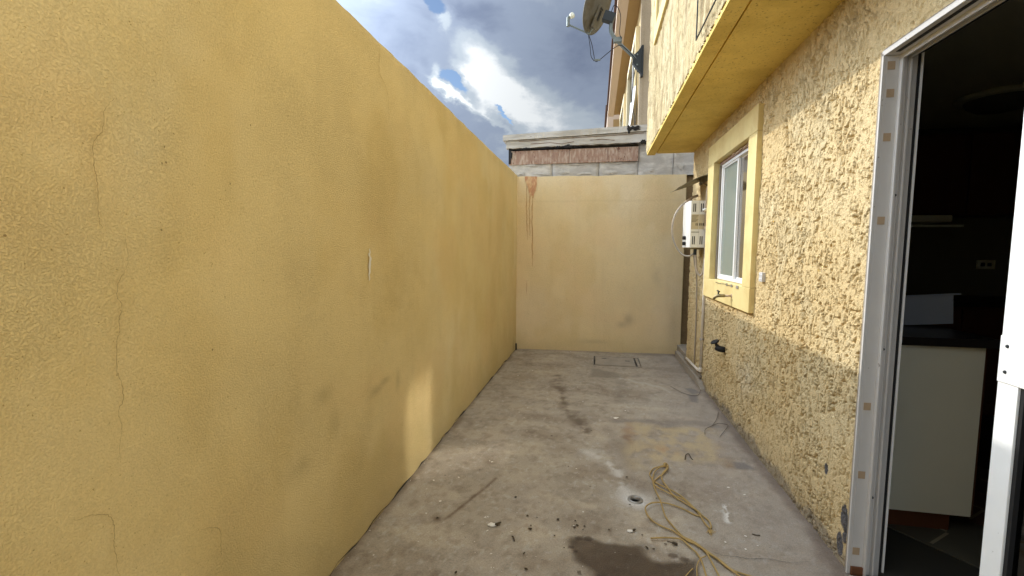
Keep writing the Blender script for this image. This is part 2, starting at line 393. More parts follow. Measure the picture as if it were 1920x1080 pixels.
M['hood'] = mat('olive_sheet_metal', (0.23, 0.20, 0.12), 0.55, metal=0.3, var=0.2, vscale=12, tint=(0.15, 0.11, 0.06), tscale=8)
M['dish'] = mat('dish_grey_paint', (0.14, 0.125, 0.095), 0.6, var=0.18, vscale=8, tint=(0.10, 0.08, 0.05), tscale=6)
M['galv'] = mat('galvanised_steel', (0.19, 0.215, 0.21), 0.5, metal=0.4, var=0.15, vscale=20)
M['darksteel'] = mat('dark_steel', (0.035, 0.04, 0.045), 0.5, metal=0.3)
M['cable'] = mat('black_cable', (0.02, 0.02, 0.025), 0.6)
M['brass'] = mat('brass', (0.30, 0.24, 0.13), 0.4, metal=0.8, var=0.2, vscale=60)
M['rope'] = mat('ochre_rope', (0.41, 0.285, 0.11), 0.8, var=0.30, vscale=25, fine=0.25, fscale=350, bump=0.6, bscale=400, bdist=0.002)
M['drainmetal'] = mat('drain_metal', (0.33, 0.32, 0.30), 0.4, metal=0.6, var=0.2, vscale=60)
M['glass_left'] = mat('greenish_window_glass', (0.20, 0.235, 0.21), 0.22, spec=0.5, var=0.10, vscale=2.0, stretch=(1, 9, 0.4))
M['curtain_dark'] = mat('brown_curtain', (0.105, 0.085, 0.070), 0.9, var=0.35, vscale=2.0, stretch=(1, 30, 0.4))
M['curtain_pale'] = mat('pale_curtain', (0.42, 0.47, 0.43), 0.9, var=0.2, vscale=2.0, stretch=(1, 14, 0.4))
M['crack'] = mat('crack_brown', (0.44, 0.32, 0.14), 0.95)  # flat brown that draws the hairline cracks
M['crack'].name = 'wall_crack_brown'
M['pit_dot'] = mat('dark_wall_pit', (0.32, 0.23, 0.10), 0.95)  # flat dark dots drawn for nail holes in the wall
M['crack2'] = mat('dark_concrete_crack', (0.075, 0.065, 0.055), 0.95)
M['chalk'] = mat('white_plaster_scratch', (0.78, 0.75, 0.66), 0.9)
M['rustwash'] = mat('rust_stain', (0.52, 0.27, 0.15), 0.9, var=0.2, vscale=30, tint=(0.70, 0.50, 0.29), tscale=26, stretch=(1, 1, 0.45))
M['rustrun'] = mat('rust_run', (0.50, 0.29, 0.13), 0.9, var=0.2, vscale=30)
M['cap'] = mat('weathered_white_board', (0.60, 0.585, 0.565), 0.85, var=0.14, vscale=6, fine=0.08, fscale=40, bump=0.5, bscale=30, bdist=0.006,
               tint=(0.42, 0.40, 0.37), tscale=4, spots=(9, 0.66, 0.72, (0.24, 0.20, 0.17)), stretch=(0.5, 1, 3))
M['smear'] = mat('pale_mortar', (0.53, 0.51, 0.48), 0.9, var=0.3, vscale=20)
M['osb'] = mat('rusty_board', (0.36, 0.235, 0.185), 0.85, var=0.3, vscale=14, fine=0.25, fscale=60, bump=0.5, bscale=50, bdist=0.004,
               tint=(0.46, 0.37, 0.31), tscale=14, spots=(13, 0.60, 0.68, (0.13, 0.055, 0.035)), stretch=(2.6, 1, 0.7))
M['nb_wall'] = mat('neighbour_tan_render', (0.42, 0.335, 0.235), 0.9, var=0.18, vscale=7, fine=0.2, fscale=60, bump=0.6, bscale=60, bdist=0.008)
M['gap'] = mat('brown_rough_render', (0.25, 0.17, 0.085), 0.9, var=0.25, vscale=12, fine=0.25, fscale=60, bump=1.0, bscale=50, bdist=0.012)
M['nb_ochre'] = mat('neighbour_ochre_render', (0.66, 0.52, 0.28), 0.85, var=0.1, vscale=3, fine=0.12, fscale=30)
M['nb_fascia'] = mat('pinkish_fascia', (0.58, 0.46, 0.37), 0.85, var=0.08, vscale=2)
M['nb_soffit'] = mat('brown_soffit', (0.36, 0.24, 0.11), 0.85, var=0.14, vscale=3)
M['nb_trim'] = mat('cream_trim', (0.78, 0.68, 0.46), 0.7, var=0.06, vscale=2)
M['rooftile'] = mat('dark_roof_tile', (0.10, 0.055, 0.04), 0.9, var=0.3, vscale=10)
M['sheet'] = mat('white_plastic_sheet', (0.82, 0.82, 0.82), 0.5, var=0.04, vscale=3)
M['earth'] = mat('dusty_ground', (0.22, 0.18, 0.13), 0.95, var=0.2, vscale=0.3, fine=0.1, fscale=3)
M['litter'] = mat('dead_leaf', (0.05, 0.035, 0.018), 0.8, var=0.3, vscale=60)
M['plaster'] = mat('white_plaster_bit', (0.75, 0.72, 0.66), 0.9)
M['twig'] = mat('dry_twig', (0.075, 0.055, 0.035), 0.9)

def glass(name, tint, refl_rough, mirror=0.05):
    """window glass: a soft mirror layer over clear glass"""
    m = bpy.data.materials.new(name); m.use_nodes = True
    t = m.node_tree; t.nodes.clear(); h = G(t)
    gl = h.n('ShaderNodeBsdfGlossy'); gl.inputs['Roughness'].default_value = refl_rough
    tr = h.n('ShaderNodeBsdfTransparent'); tr.inputs[0].default_value = (*tint, 1)
    mx = h.n('ShaderNodeMixShader'); fr = h.n('ShaderNodeFresnel'); fr.inputs[0].default_value = 1.5
    h.put(mx.inputs[0], h.m('MAXIMUM', fr.outputs[0], mirror))
    t.links.new(tr.outputs[0], mx.inputs[1]); t.links.new(gl.outputs[0], mx.inputs[2])
    o = h.n('ShaderNodeOutputMaterial'); t.links.new(mx.outputs[0], o.inputs[0])
    return m
M['pane'] = glass('clear_window_glass', (0.80, 0.80, 0.78), 0.09, 0.85)
M['pane_dark'] = glass('tinted_door_glass', (0.20, 0.22, 0.20), 0.03)

# ================================================================ GROUND
tag(B('ground', -400, 400, -400, 400, -0.5, -0.06, M['earth']), kind='structure')

def segdist(U, V, pts):
    d = np.full(U.shape, 1e9, dtype=np.float32)
    for (a, b), (c, e) in zip(pts[:-1], pts[1:]):
        du, dv = c-a, e-b; L = du*du+dv*dv+1e-12
        t = np.clip(((U-a)*du+(V-b)*dv)/L, 0, 1)
        d = np.minimum(d, np.hypot(U-a-t*du, V-b-t*dv))
    return d
def inside(U, V, pts):
    r = np.zeros(U.shape, bool); n = len(pts)
    for i in range(n):
        (x1, y1), (x2, y2) = pts[i], pts[(i+1) % n]
        if y1 == y2: continue
        c = ((y1 > V) != (y2 > V)) & (U < (x2-x1)*(V-y1)/(y2-y1)+x1)
        r ^= c
    return r
def soft(U, V, pts, w):
    d = segdist(U, V, pts+[pts[0]]); return np.where(inside(U, V, pts), 0.5+0.5*np.clip(d/w, 0, 1), 0.5-0.5*np.clip(d/w, 0, 1))

def floor_col(U, V):
    wu = (fbm(U*6, V*6, 11, 4)-.5); wv = (fbm(U*6, V*6, 12, 4)-.5)
    Uw, Vw = U+wu*.10, V+wv*.16
    base = np.array([0.345, 0.300, 0.242]); c = np.ones(U.shape+(3,))*base
    def over(c, m, col): m = np.clip(m, 0, 1)[..., None]; return c*(1-m)+np.array(col)*m
    def mul(c, m, k): return c*(1+(np.array(k)-1)*np.clip(m, 0, 1)[..., None])
    n1 = fbm(U*1.3, V*1.0, 21, 5); n2 = fbm(U*3.2, V*6.5, 22, 5); n3 = fbm(U*16, V*12, 23, 4)
    c = over(c, sst(n1, .45, .62)*.55, (0.390, 0.338, 0.262))
    c = mul(c, sst(n2, .50, .72), (0.84, 0.81, 0.785))
    c = mul(c, sst(1-n2, .56, .72), (1.16, 1.15, 1.13))
    c = mul(c, sst(n3, .55, .75)*.8, (0.84, 0.83, 0.82))
    c = over(c, sst(fbm(U*48, V*30, 41, 4), .66, .74)*.35, (0.48, 0.46, 0.42))
    c = mul(c, sst(fbm(U*30, V*26, 42, 4), .55, .70)*.7, (0.78, 0.75, 0.72))
    # greyer, purplish towards the house wall and by the end wall
    c = over(c, sst(U+wu*.5, .35, .95)*.45, (0.310, 0.272, 0.240))
    # brown dried patch by the rope
    c = over(c, soft(Uw, Vw, [(0.20, 3.44), (0.86, 3.46), (0.80, 2.95), (0.62, 2.88), (0.44, 2.80), (0.19, 2.74)], .05)*sst(n3+.5*(n2-.5), .30, .72)*.9, (0.44, 0.355, 0.225))
    c = over(c, np.exp(-((Uw-.24)/.035)**2-((Vw-3.17)/.09)**2)*.75, (0.20, 0.12, 0.07))
    c = over(c, np.exp(-((Uw-.26)/.03)**2-((Vw-3.33)/.10)**2)*.5, (0.30, 0.17, 0.10))
    c = over(c, np.exp(-((Uw-.50)/.10)**2-((Vw-3.02)/.05)**2)*.7*sst(n3, .4, .6), (0.36, 0.21, 0.11))
    c = over(c, np.exp(-((Uw-.83)/.05)**2-((Vw-2.90)/.05)**2)*.6, (0.24, 0.16, 0.085))
    # dark edge of the patch, dark path running to the drain
    c = over(c, np.exp(-(segdist(Uw, Vw, [(0.17, 3.50), (0.95, 3.55)])/.05)**2)*.60, (0.20, 0.175, 0.155))
    c = over(c, np.exp(-(segdist(Uw, Vw, [(0.13, 3.35), (0.17, 2.95), (0.22, 2.65), (0.30, 2.40)])/.055)**2)*.50, (0.225, 0.19, 0.155))
    # damp brown trail from the far left
    d = segdist(U+wu*.06, V+wv*.2, [(-0.39, 4.62), (-0.31, 4.22), (-0.25, 3.86), (-0.17, 3.62), (-0.10, 3.42), (-0.03, 3.22)])
    c = over(c, np.exp(-(d/.055)**2)*sst(n3+n2, .62, 1.15), (0.15, 0.115, 0.085))
    c = over(c, np.exp(-((Uw+.24)/.03)**2-((Vw-3.82)/.10)**2)*.5, (0.09, 0.07, 0.045))
    # smoother grey rectangles before the cover
    c = over(c, soft(Uw, Vw, [(-0.034, 5.02), (0.24, 4.98), (0.30, 4.74), (-0.0, 4.70)], .03)*.75, (0.215, 0.19, 0.155))
    c = over(c, soft(Uw, Vw, [(0.216, 4.66), (0.32, 4.67), (0.29, 3.95), (0.19, 3.93)], .04)*.40, (0.235, 0.205, 0.17))
    c = over(c, np.exp(-(segdist(Uw, Vw, [(0.28, 4.70), (0.62, 4.45), (0.72, 4.30)])/.025)**2)*.55, (0.45, 0.42, 0.37))
    c = over(c, soft(Uw, Vw, [(0.30, 3.9), (0.55, 4.1), (0.78, 3.85), (0.45, 3.65)], .12)*.35*n2*2, (0.44, 0.40, 0.34))
    # lime bloom running down to the drain
    d = segdist(U+wu*.05, V+wv*.07, [(-0.02, 2.90), (0.09, 2.80), (0.145, 2.68), (0.165, 2.52), (0.20, 2.42), (0.24, 2.35)])
    c = over(c, np.exp(-(d/.026)**2)*sst(n3+.3*fbm(U*60, V*50, 43, 2), .42, .85)*.85, (0.60, 0.575, 0.535))
    c = over(c, np.exp(-(d/.075)**2)*.62*sst(n3, .30, .66), (0.50, 0.47, 0.43))
    rd = np.hypot(U-.235, V-2.385)
    c = over(c, np.exp(-(rd/.075)**2)*(.45+.7*n3), (0.58, 0.57, 0.55))
    # wet patch at the front
    wet = [(-0.075, 1.981), (-0.017, 2.001), (0.067, 1.975), (0.213, 1.990), (0.226, 1.925), (0.251, 1.890), (0.299, 1.886), (0.403, 1.936), (0.458, 1.947), (0.437, 1.835), (0.415, 1.70), (0.36, 1.55), (0.05, 1.60), (0.015, 1.768), (-0.058, 1.839), (-0.082, 1.904)]
    c = mul(c, soft(U+wu*.05, V+wv*.05, wet, .018)*(.85+.4*n2), (0.27, 0.225, 0.19))
    for a, b, s in ((-0.078, 1.915, .011), (-0.058, 1.892, .011), (-0.045, 1.985, .016), (-0.004, 1.99, .018), (0.355, 1.945, .022), (0.40, 1.93, .02)):
        c = mul(c, sst(-np.hypot((U-a)/1.3, V-b)+wu*.01, -s, -s*.6), (0.42, 0.37, 0.34))
    # long skid mark and rust-brown smear
    c = mul(c, np.exp(-(segdist(U+wu*.01, V+wv*.02, [(-0.69, 2.01), (-0.662, 2.085), (-0.635, 2.154), (-0.576, 2.31), (-0.535, 2.441)])/.010)**2)*(.4+n3), (0.42, 0.33, 0.28))
    c = mul(c, np.exp(-(np.hypot(U+.728, V-2.006)/.022)**2), (0.45, 0.38, 0.33))
    # chalk scuff
    sc = np.exp(-(segdist(U, V, [(0.681, 2.384), (0.675, 2.319), (0.660, 2.256)])/.019)**2)*sst(fbm(U*45, V*30, 31, 3), .46, .56)
    c = over(c, sc*.95, (0.66, 0.64, 0.60))
    # darker along both side walls and the end wall
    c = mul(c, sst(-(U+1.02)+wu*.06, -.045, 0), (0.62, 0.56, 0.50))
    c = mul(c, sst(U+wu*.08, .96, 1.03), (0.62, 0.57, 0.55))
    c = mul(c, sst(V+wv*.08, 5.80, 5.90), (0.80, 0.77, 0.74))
    # repair patches near the house wall
    for poly in ([(0.86, 4.48), (0.93, 4.50), (1.0, 4.36), (0.90, 4.30)], [(0.86, 4.27), (0.94, 4.30), (0.90, 4.05), (0.84, 4.08)], [(0.865, 2.935), (0.935, 2.945), (0.975, 2.86), (0.86, 2.84)]):
        c = over(c, soft(U+wu*.02, V+wv*.02, poly, .012)*.7, (0.165, 0.155, 0.155))
    return c
us = np.concatenate([np.arange(-1.03, 1.061, .0085)])
vs = np.concatenate([np.arange(-3, 1.3, .08), np.arange(1.3, 3.4, .0085), np.arange(3.4, 6.02, .014)])
def floor_fn(U, V):
    z = (fbm(U*2, V*2, 51, 4)-.5)*.010 + (fbm(U*25, V*25, 52, 3)-.5)*.002
    z = z - .012*np.exp(-(np.hypot(U-.235, V-2.385)/.13)**2) - .5*.01*0
    return U, V, z
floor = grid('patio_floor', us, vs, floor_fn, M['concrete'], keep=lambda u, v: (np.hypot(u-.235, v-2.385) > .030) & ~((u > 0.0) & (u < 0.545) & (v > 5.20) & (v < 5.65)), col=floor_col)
tag(floor, kind='structure')
def polyribbon(name, pts, w, mt, parent, plane='z', off=0.003, jag=0.3, seed=1, kind=None):
    """a thin irregular ribbon lying on a surface: plane z (floor), x (left wall) or y (end wall)"""
    rnd = random.Random(seed); P2 = spline([(a, b, 0) for a, b in pts], 7); vsx = []; n = len(P2)
    for i, p in enumerate(P2):
        t = (P2[min(i+1, n-1)]-P2[max(i-1, 0)]).normalized(); nn = Vector((-t.y, t.x, 0))
        j = nn*rnd.uniform(-1, 1)*w*jag*2.0; ww = w*rnd.uniform(1-jag, 1+jag)*(0.35+0.65*min(1, 4*min(i, n-1-i)/n))
        vsx += [p+j+nn*ww/2, p+j-nn*ww/2]
    f = {'z': lambda p: (p.x, p.y, off), 'x': lambda p: (-1.02+off, p.x, p.y), 'y': lambda p: (p.x, end_y(p.x)-off, p.y)}[plane]
    return mesh(name, [f(p) for p in vsx], [(2*i, 2*i+1, 2*i+3, 2*i+2) for i in range(n-1)], mt, parent)
def end_y(x): return 5.875+0.055*(x+1.02)
FC = polyribbon('floor_crack', [(0.522, 1.998), (0.557, 1.982), (0.586, 1.983), (0.632, 1.981), (0.674, 1.98), (0.745, 1.995), (0.83, 1.985), (0.92, 2.01)], 0.0022, M['crack2'], floor, off=0.0045, jag=.6)
FC.location = (0, 0, 0)

# ================================================================ LEFT BOUNDARY WALL
lw = thing('boundary_wall', 'long tall ochre yellow rendered wall with hairline cracks along the left side of the patio', 'wall', (-1.1, 2, 0))
def left_fn(U, V):
    d = (fbm(U*1.6, V*1.6, 61, 4)-.35)*.010 + (fbm(U*9, V*9, 62, 3)-.5)*.0022
    top = sst(V, 2.24, 2.275)*.004*vnoise(U*12, V*0, 63)
    zz = V + np.where(V > 2.26, (fbm(U*7, U*0, 64, 4)-.5)*.014, 0)
    return -1.02+np.maximum(d, -.001)-top, U, zz
def ochre_col(U, V, base=(0.745, 0.590, 0.288), seed=70):
    c = np.ones(U.shape+(3,))*np.array(base)
    def over(c, m, col): m = np.clip(m, 0, 1)[..., None]; return c*(1-m)+np.array(col)*m
    n1 = fbm(U*.9, V*.9, seed, 5); n2 = fbm(U*3, V*2, seed+1, 5); n3 = fbm(U*14, V*1.6, seed+2, 4)
    b_ = np.array(base)
    c = over(c, sst(n1, .38, .68)*.60, b_*np.array((1.02, 1.07, 1.27)))
    c = over(c, sst(n2, .42, .74)*.60, b_*np.array((.92, .875, .76)))
    c = over(c, sst(fbm(U*2.1+5, V*2.3, seed+5, 5), .46, .70)*.40, b_*np.array((1.0, .93, .92)))
    c = over(c, sst(n3, .56, .75)*.12, b_*np.array((.80, .77, .72)))
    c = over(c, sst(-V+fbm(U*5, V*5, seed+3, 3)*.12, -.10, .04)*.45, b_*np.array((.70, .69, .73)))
    return c, over, n1, n2, n3
def left_col(U, V):
    c, over, n1, n2, n3 = ochre_col(U, V)
    # rubbed dirty spots low on the wall
    for a, b, su, sv, k in ((1.95, .62, .06, .02, .5), (2.05, .64, .05, .015, .55), (2.2, .60, .03, .05, .4), (1.55, .72, .05, .03, .35), (1.62, .58, .03, .05, .3), (5.7, .07, .06, .09, .6), (1.4, .5, .05, .03, .3)):
        c = over(c, np.exp(-((U-a+.1*(n2-.5))/su)**2-((V-b+.1*(n1-.5))/sv)**2)*k, (0.37, 0.28, 0.14))
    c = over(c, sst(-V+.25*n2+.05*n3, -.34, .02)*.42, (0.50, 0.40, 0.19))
    c = over(c, sst(U*0+V, 2.12, 2.27)*.35*n3*2, (0.55, 0.44, 0.22))
    return c
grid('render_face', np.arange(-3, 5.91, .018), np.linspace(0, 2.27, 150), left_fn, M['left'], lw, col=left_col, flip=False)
B('wall_core', -1.17, -1.0245, -3, 6.02, -0.05, 2.262, M['nb_ochre'], lw)
for i, c_ in enumerate(CRACKS):
    polyribbon('hairline_crack', c_, 0.0015 if i != 4 else 0.0026, M['crack'], lw, 'x', 0.0075, .45, 5+i)
polyribbon('chalk_scratch', [(1.922, 1.305), (1.918, 1.245), (1.908, 1.161)], 0.018, M['chalk'], lw, 'x', 0.008, .2, 3)
polyribbon('wall_foot_gap', [(1.3, .004), (2.0, .006), (2.6, .003), (3.2, .008), (4.0, .004), (5.0, .006), (5.8, .004)], 0.010, M['crack2'], lw, 'x', 0.006, .8, 9)

# ================================================================ END WALL
ew = thing('end_wall', 'pale ochre rendered wall closing the far end of the patio, with a red-brown rust drip at its top left', 'wall', (0, 5.9, 0))
def end_fn(U, V):
    d = (fbm(U*2, V*2, 81, 4)-.4)*.008 + (fbm(U*10, V*10, 82, 3)-.5)*.002
    zz = V + np.where(V > 2.25, (fbm(U*8, U*0, 84, 4)-.5)*.02, 0) + np.where(V < .02, .0, 0)
    return U, 5.875+.055*(U+1.02)-np.maximum(d, -.001), zz
def end_col(U, V):
    c, over, n1, n2, n3 = ochre_col(U, V, (0.785, 0.632, 0.375), 90)
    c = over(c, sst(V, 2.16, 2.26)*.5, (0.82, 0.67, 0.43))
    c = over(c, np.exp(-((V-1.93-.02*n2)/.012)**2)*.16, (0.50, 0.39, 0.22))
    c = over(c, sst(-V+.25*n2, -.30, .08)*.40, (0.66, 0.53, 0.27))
    for a, b, su, sv, k in ((.42, .43, .06, .07, .5), (.33, .36, .06, .04, .4), (.02, .13, .2, .03, .3), (1.0, .35, .08, .3, .3), (.75, .98, .05, .1, .2)):
        c = over(c, np.exp(-((U-a+.1*(n2-.5))/su)**2-((V-b)/sv)**2)*k, (0.36, 0.28, 0.18))
    return c
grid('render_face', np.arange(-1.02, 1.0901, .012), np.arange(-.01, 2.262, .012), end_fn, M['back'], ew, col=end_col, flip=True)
mesh('wall_core', [(x, y, z) for z in (-.05, 2.25) for x, y in ((-1.02, end_y(-1.02)+.004), (1.088, end_y(1.088)+.004), (1.088, end_y(1.088)+.16), (-1.02, end_y(-1.02)+.16))],
     [(0, 3, 2, 1), (4, 5, 6, 7), (0, 1, 5, 4), (1, 2, 6, 5), (2, 3, 7, 6), (3, 0, 4, 7)], M['nb_ochre'], ew)
P = [(-0.924, 2.258), (-0.762, 2.255), (-0.765, 2.157), (-0.779, 2.076), (-0.800, 2.03), (-0.812, 1.96), (-0.822, 2.02), (-0.842, 1.995), (-0.853, 1.93), (-0.862, 2.02), (-0.872, 2.094), (-0.886, 2.15), (-0.893, 2.08), (-0.900, 2.16), (-0.912, 2.19)]
mesh('rust_stain', [(a, end_y(a)-.0075, b) for a, b in P], [tuple(range(len(P)))[::-1]], M['rustwash'], ew)
for i, r_ in enumerate(RUSTRUN):
    polyribbon('rust_run', r_, 0.008 if i < 3 else .005, M['rustrun'], ew, 'y', 0.0085, .35, 20+i)
# black stake in the far left corner
st = MB().tube([(-1.003, 5.80, -.01), (-1.006, 5.815, .085)], .010, 6).build('metal_stake', M['black'])
tag(st, 'short black metal stake sticking up in the far left corner of the patio floor', 'stake')

# ================================================================ HOUSE (right)
hs = thing('house', 'rough stucco ochre house on the right with a jutting upper storey and open door', 'house', (1.2, 2, 0))
XR = 1.047
def lace(U, V):
    wu = fbm(U*9, V*7, 101, 3)-.5; wv = fbm(U*9, V*7, 102, 3)-.5
    u, v = U+wu*.030, V+wv*.045
    n = fbm(u/.022, v/.045, 103, 3, .5)
    h = sst(n, .41, .46)*.0045
    n2 = vnoise(u/.015+40, v/.055, 104)*.8+vnoise(u/.007, v/.016, 114)*.2
    h = h - sst(-np.abs(n2-.5), -.105, -.045)*.0220*sst(fbm(U*34, V*20, 107, 2), .50, .55)
    n3 = vnoise(u/.012+13, v/.024, 109)
    h = h - sst(-np.abs(n3-.48), -.110, -.050)*.0150*sst(fbm(U*40+9, V*30, 110, 2), .53, .58)
    n4 = vnoise(u/.0085, v/.017, 108); h = h - sst(n4, .80, .86)*.0170
    h = h + (fbm(U/.009, V/.009, 105, 2)-.5)*.0012
    flat = sst(fbm(U*3.2, V*2.2, 106, 3), .58, .72)
    return np.clip(h*(1-.65*flat), -.022, .010)
def stucco_col(U, V):
    c = np.ones(U.shape+(3,))*np.array((0.715, 0.560, 0.310))
    def over(c, m, col): m = np.clip(m, 0, 1)[..., None]; return c*(1-m)+np.array(col)*m
    n1 = fbm(U*1.2, V*1.2, 111, 4); n2 = fbm(U*5, V*3, 112, 4)
    c = over(c, sst(n1, .45, .62)*.6, (0.68, 0.505, 0.250))
    c = over(c, sst(n2, .52, .7)*.4, (0.69, 0.58, 0.36))
    # exposed grey cement at the foot
    f = sst(-V+.16*fbm(U*6, V*6, 113, 4)+.0*U, .0, .055)
    c = over(c, f*.85, (0.22, 0.20, 0.18))
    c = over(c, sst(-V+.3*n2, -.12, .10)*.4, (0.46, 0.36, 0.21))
    # chips knocked out near the door
    for a, b, su, sv in ((2.03, .20, .022, .045), (2.05, .07, .022, .04), (2.20, .33, .015, .025), (2.02, .13, .012, .03)):
        q = ((U-a)/su)**2+((V-b)/sv)**2+(n2-.5)*3
        c = over(c, sst(-q, -1.2, -.8), (0.13, 0.125, 0.13))
    c = over(c, np.exp(-((U-3.35)/.13)**2-((V-.42)/.12)**2)*.4*n2*2, (0.74, 0.66, 0.50))
    return c
def low_fn(U, V): return XR-lace(U, V)-.001, U, V
grid('lower_wall', np.concatenate([np.arange(1.985, 3.3, .0032), np.arange(3.3, 5.381, .0052)]), np.arange(-.01, 2.425, .0036), low_fn, M['stucco'], hs,
     keep=lambda u, v: ~((u > 3.40) & (u < 4.345) & (v > 1.06) & (v < 2.09)), col=stucco_col, flip=True)
grid('lower_wall', np.concatenate([np.linspace(-3, 1.0, 150), np.linspace(1.01, 1.986, 240)]), np.arange(2.052, 2.426, .0045), low_fn, M['stucco'], hs, col=stucco_col, flip=True)
B('lower_wall', 1.047, 1.2, -3, 0.2, -.05, 2.05, M['nb_ochre'], hs)
B('wall_end', 1.05, 1.2, 5.375, 5.383, 0.0, 2.42, M['nb_wall'], hs)
# upper storey
def up_fn(U, V):
    wu = fbm(U*9, V*3, 121, 2)-.5
    n = fbm((U+wu*.02)/.022, V/.12, 123, 3, .5); n2 = fbm(U/.012, V/.05, 124, 2)
    return .548-(sst(n, .42, .50)*.010+(n2-.5)*.009), U, V
def up_col(U, V):
    c = np.ones(U.shape+(3,))*np.array((0.57, 0.455, 0.25))
    def over(c, m, col): m = np.clip(m, 0, 1)[..., None]; return c*(1-m)+np.array(col)*m
    n1 = fbm(U*2, V*1, 125, 4); n2 = fbm(U*22, V*3, 126, 3)
    c = over(c, sst(n1, .45, .62)*.5, (0.66, 0.56, 0.35)); c = over(c, sst(n2, .48, .66)*.75, (0.33, 0.235, 0.115)); return c
grid('upper_wall', np.arange(1.8, 5.431, .0095), np.arange(2.41, 4.15, .0095), up_fn, M['stucco'], hs, col=up_col, flip=True)
B('upper_wall', .549, 1.2, -3, 1.8, 2.43, 5.6, M['nb_ochre'], hs)
B('upper_wall', .549, 1.2, 1.8, 5.425, 4.145, 5.6, M['nb_ochre'], hs)
B('upper_wall', .552, 1.2, 5.418, 5.428, 2.43, 4.145, M['nb_ochre'], hs)
B('overhang_lip', .546, .634, -3, 5.432, 2.388, 2.424, M['soffit'], hs, bevel=.004)
B('overhang_groove', .634, .652, -3, 5.428, 2.418, 2.424, M['soffit'], hs)
B('overhang_soffit', .652, 1.2, -3, 5.43, 2.405, 2.425, M['soffit'], hs)
# upstairs window surround
us_ = MB(); us_.box(.515, .549, 3.2, 4.83, 3.33, 3.47).box(.515, .549, 4.69, 4.83, 3.472, 4.8).build('upper_window_surround', M['trim'], hs, bevel=.004)
B('upper_window_recess', .5455, .5465, 3.2, 4.688, 3.472, 4.15, M['nb_soffit'], hs)
# kitchen window surround
su = MB()
for a, b, c_, d in ((3.240, 4.545, 2.087, 2.258), (3.240, 4.545, .896, 1.063)): su.box(1.010, 1.075, a, b, c_, d)
su.box(1.0103, 1.075, 3.2403, 3.408, 1.0632, 2.0868).box(1.0103, 1.075, 4.337, 4.5447, 1.0632, 2.0868)
su.build('window_surround', M['trim'], hs, bevel=.004)
rv = MB()
rv.box(1.075, 1.20, 3.398, 3.41, 1.055, 2.095).box(1.075, 1.20, 4.335, 4.347, 1.055, 2.095).box(1.075, 1.20, 3.411, 4.334, 2.085, 2.096).box(1.075, 1.20, 3.411, 4.334, 1.052, 1.063)
rv.build('window_reveal', M['trim'], hs)
wf = MB()
X0, X1 = 1.072, 1.115
wf.box(X0, X1, 3.412, 4.310, 1.068, 1.092).box(X0, X1, 3.412, 4.310, 2.040, 2.062).box(X0, X1, 3.412, 3.432, 1.0922, 2.0398).box(X0, X1, 4.286, 4.310, 1.0922, 2.0398)
wfo = wf.build('window_frame', M['white'], hs, bevel=.002)
sa = MB().box(X0+.006, X1-.018, 3.856, 3.880, 1.0925, 2.0395).box(X0+.010, X1-.018, 3.8805, 4.2855, 1.0925, 1.108).box(X0+.010, X1-.018, 3.8805, 4.2855, 2.026, 2.0395).box(X0+.010, X1-.018, 4.268, 4.2855, 1.1085, 2.0255)
sa.build('sash', M['white'], wfo, bevel=.0015)
sb = MB().box(X0+.028, X1-.004, 3.842, 3.8555, 1.0925, 2.0395).box(X0+.028, X1-.004, 3.4325, 3.8415, 1.0925, 1.106).box(X0+.028, X1-.004, 3.4325, 3.8415, 2.027, 2.0395)
sb.build('sash', M['white'], wfo, bevel=.0015)
B('pane', 1.0905, 1.0935, 3.8808, 4.2675, 1.1085, 2.0255, M['glass_left'], wfo)['label'] = 'greenish pane with a pale curtain close behind it'
B('pane', 1.098, 1.101, 3.4328, 3.8412, 1.1065, 2.0265, M['pane'], wfo)['label'] = 'dark clear pane with a brown curtain behind it'
cu = []
for k in range(61):
    y = 3.38+.46*k/60; cu += [(1.135+.010*math.sin(k*1.1), y, 1.05), (1.135+.010*math.sin(k*1.1+.3), y, 2.1)]
mesh('curtain', cu, [(2*i, 2*i+1, 2*i+3, 2*i+2) for i in range(60)], M['curtain_dark'], wfo, True)
B('window_back_panel', 1.16, 1.17, 3.38, 4.36, 1.04, 2.11, M['int_wall'], hs)
# packing strip and torn flashing above and beside the sash
B('reveal_liner', 1.058, 1.071, 4.318, 4.334, 1.064, 2.06, M['plinth'], hs)
B('reveal_liner', 1.060, 1.072, 3.412, 4.317, 2.063, 2.084, M['osb'], hs)
for i in range(5):
    MB().tube([(1.056, 3.50+.09*i, 2.071), (1.052, 3.545+.09*i, 2.078-.010*(i % 2)), (1.056, 3.58+.09*i, 2.068)], [.003, .007, .002], 6).build('foam_seal', M['copper'], hs)

# plinth / raised kerb in the gap
pl = MB().prism([(4.44, -.02), (4.46, .012), (4.58, .060), (4.72, .075), (5.86, .075), (5.86, -.02)], 0, 1.000, 1.047).box(1.047, 2.2, 5.384, 6.05, -.02, .125)
pl.box(1.018, 1.047, 4.60, 5.383, .075, .118)
plo = pl.build('concrete_plinth', M['plinth'], hs, bevel=.008)
B('gap_wall', 1.092, 2.3, 6.06, 6.2, -.02, 2.75, M['gap'], hs)
B('gap_wall', 2.2, 2.3, 5.384, 6.06, -.02, 2.75, M['gap'], hs)

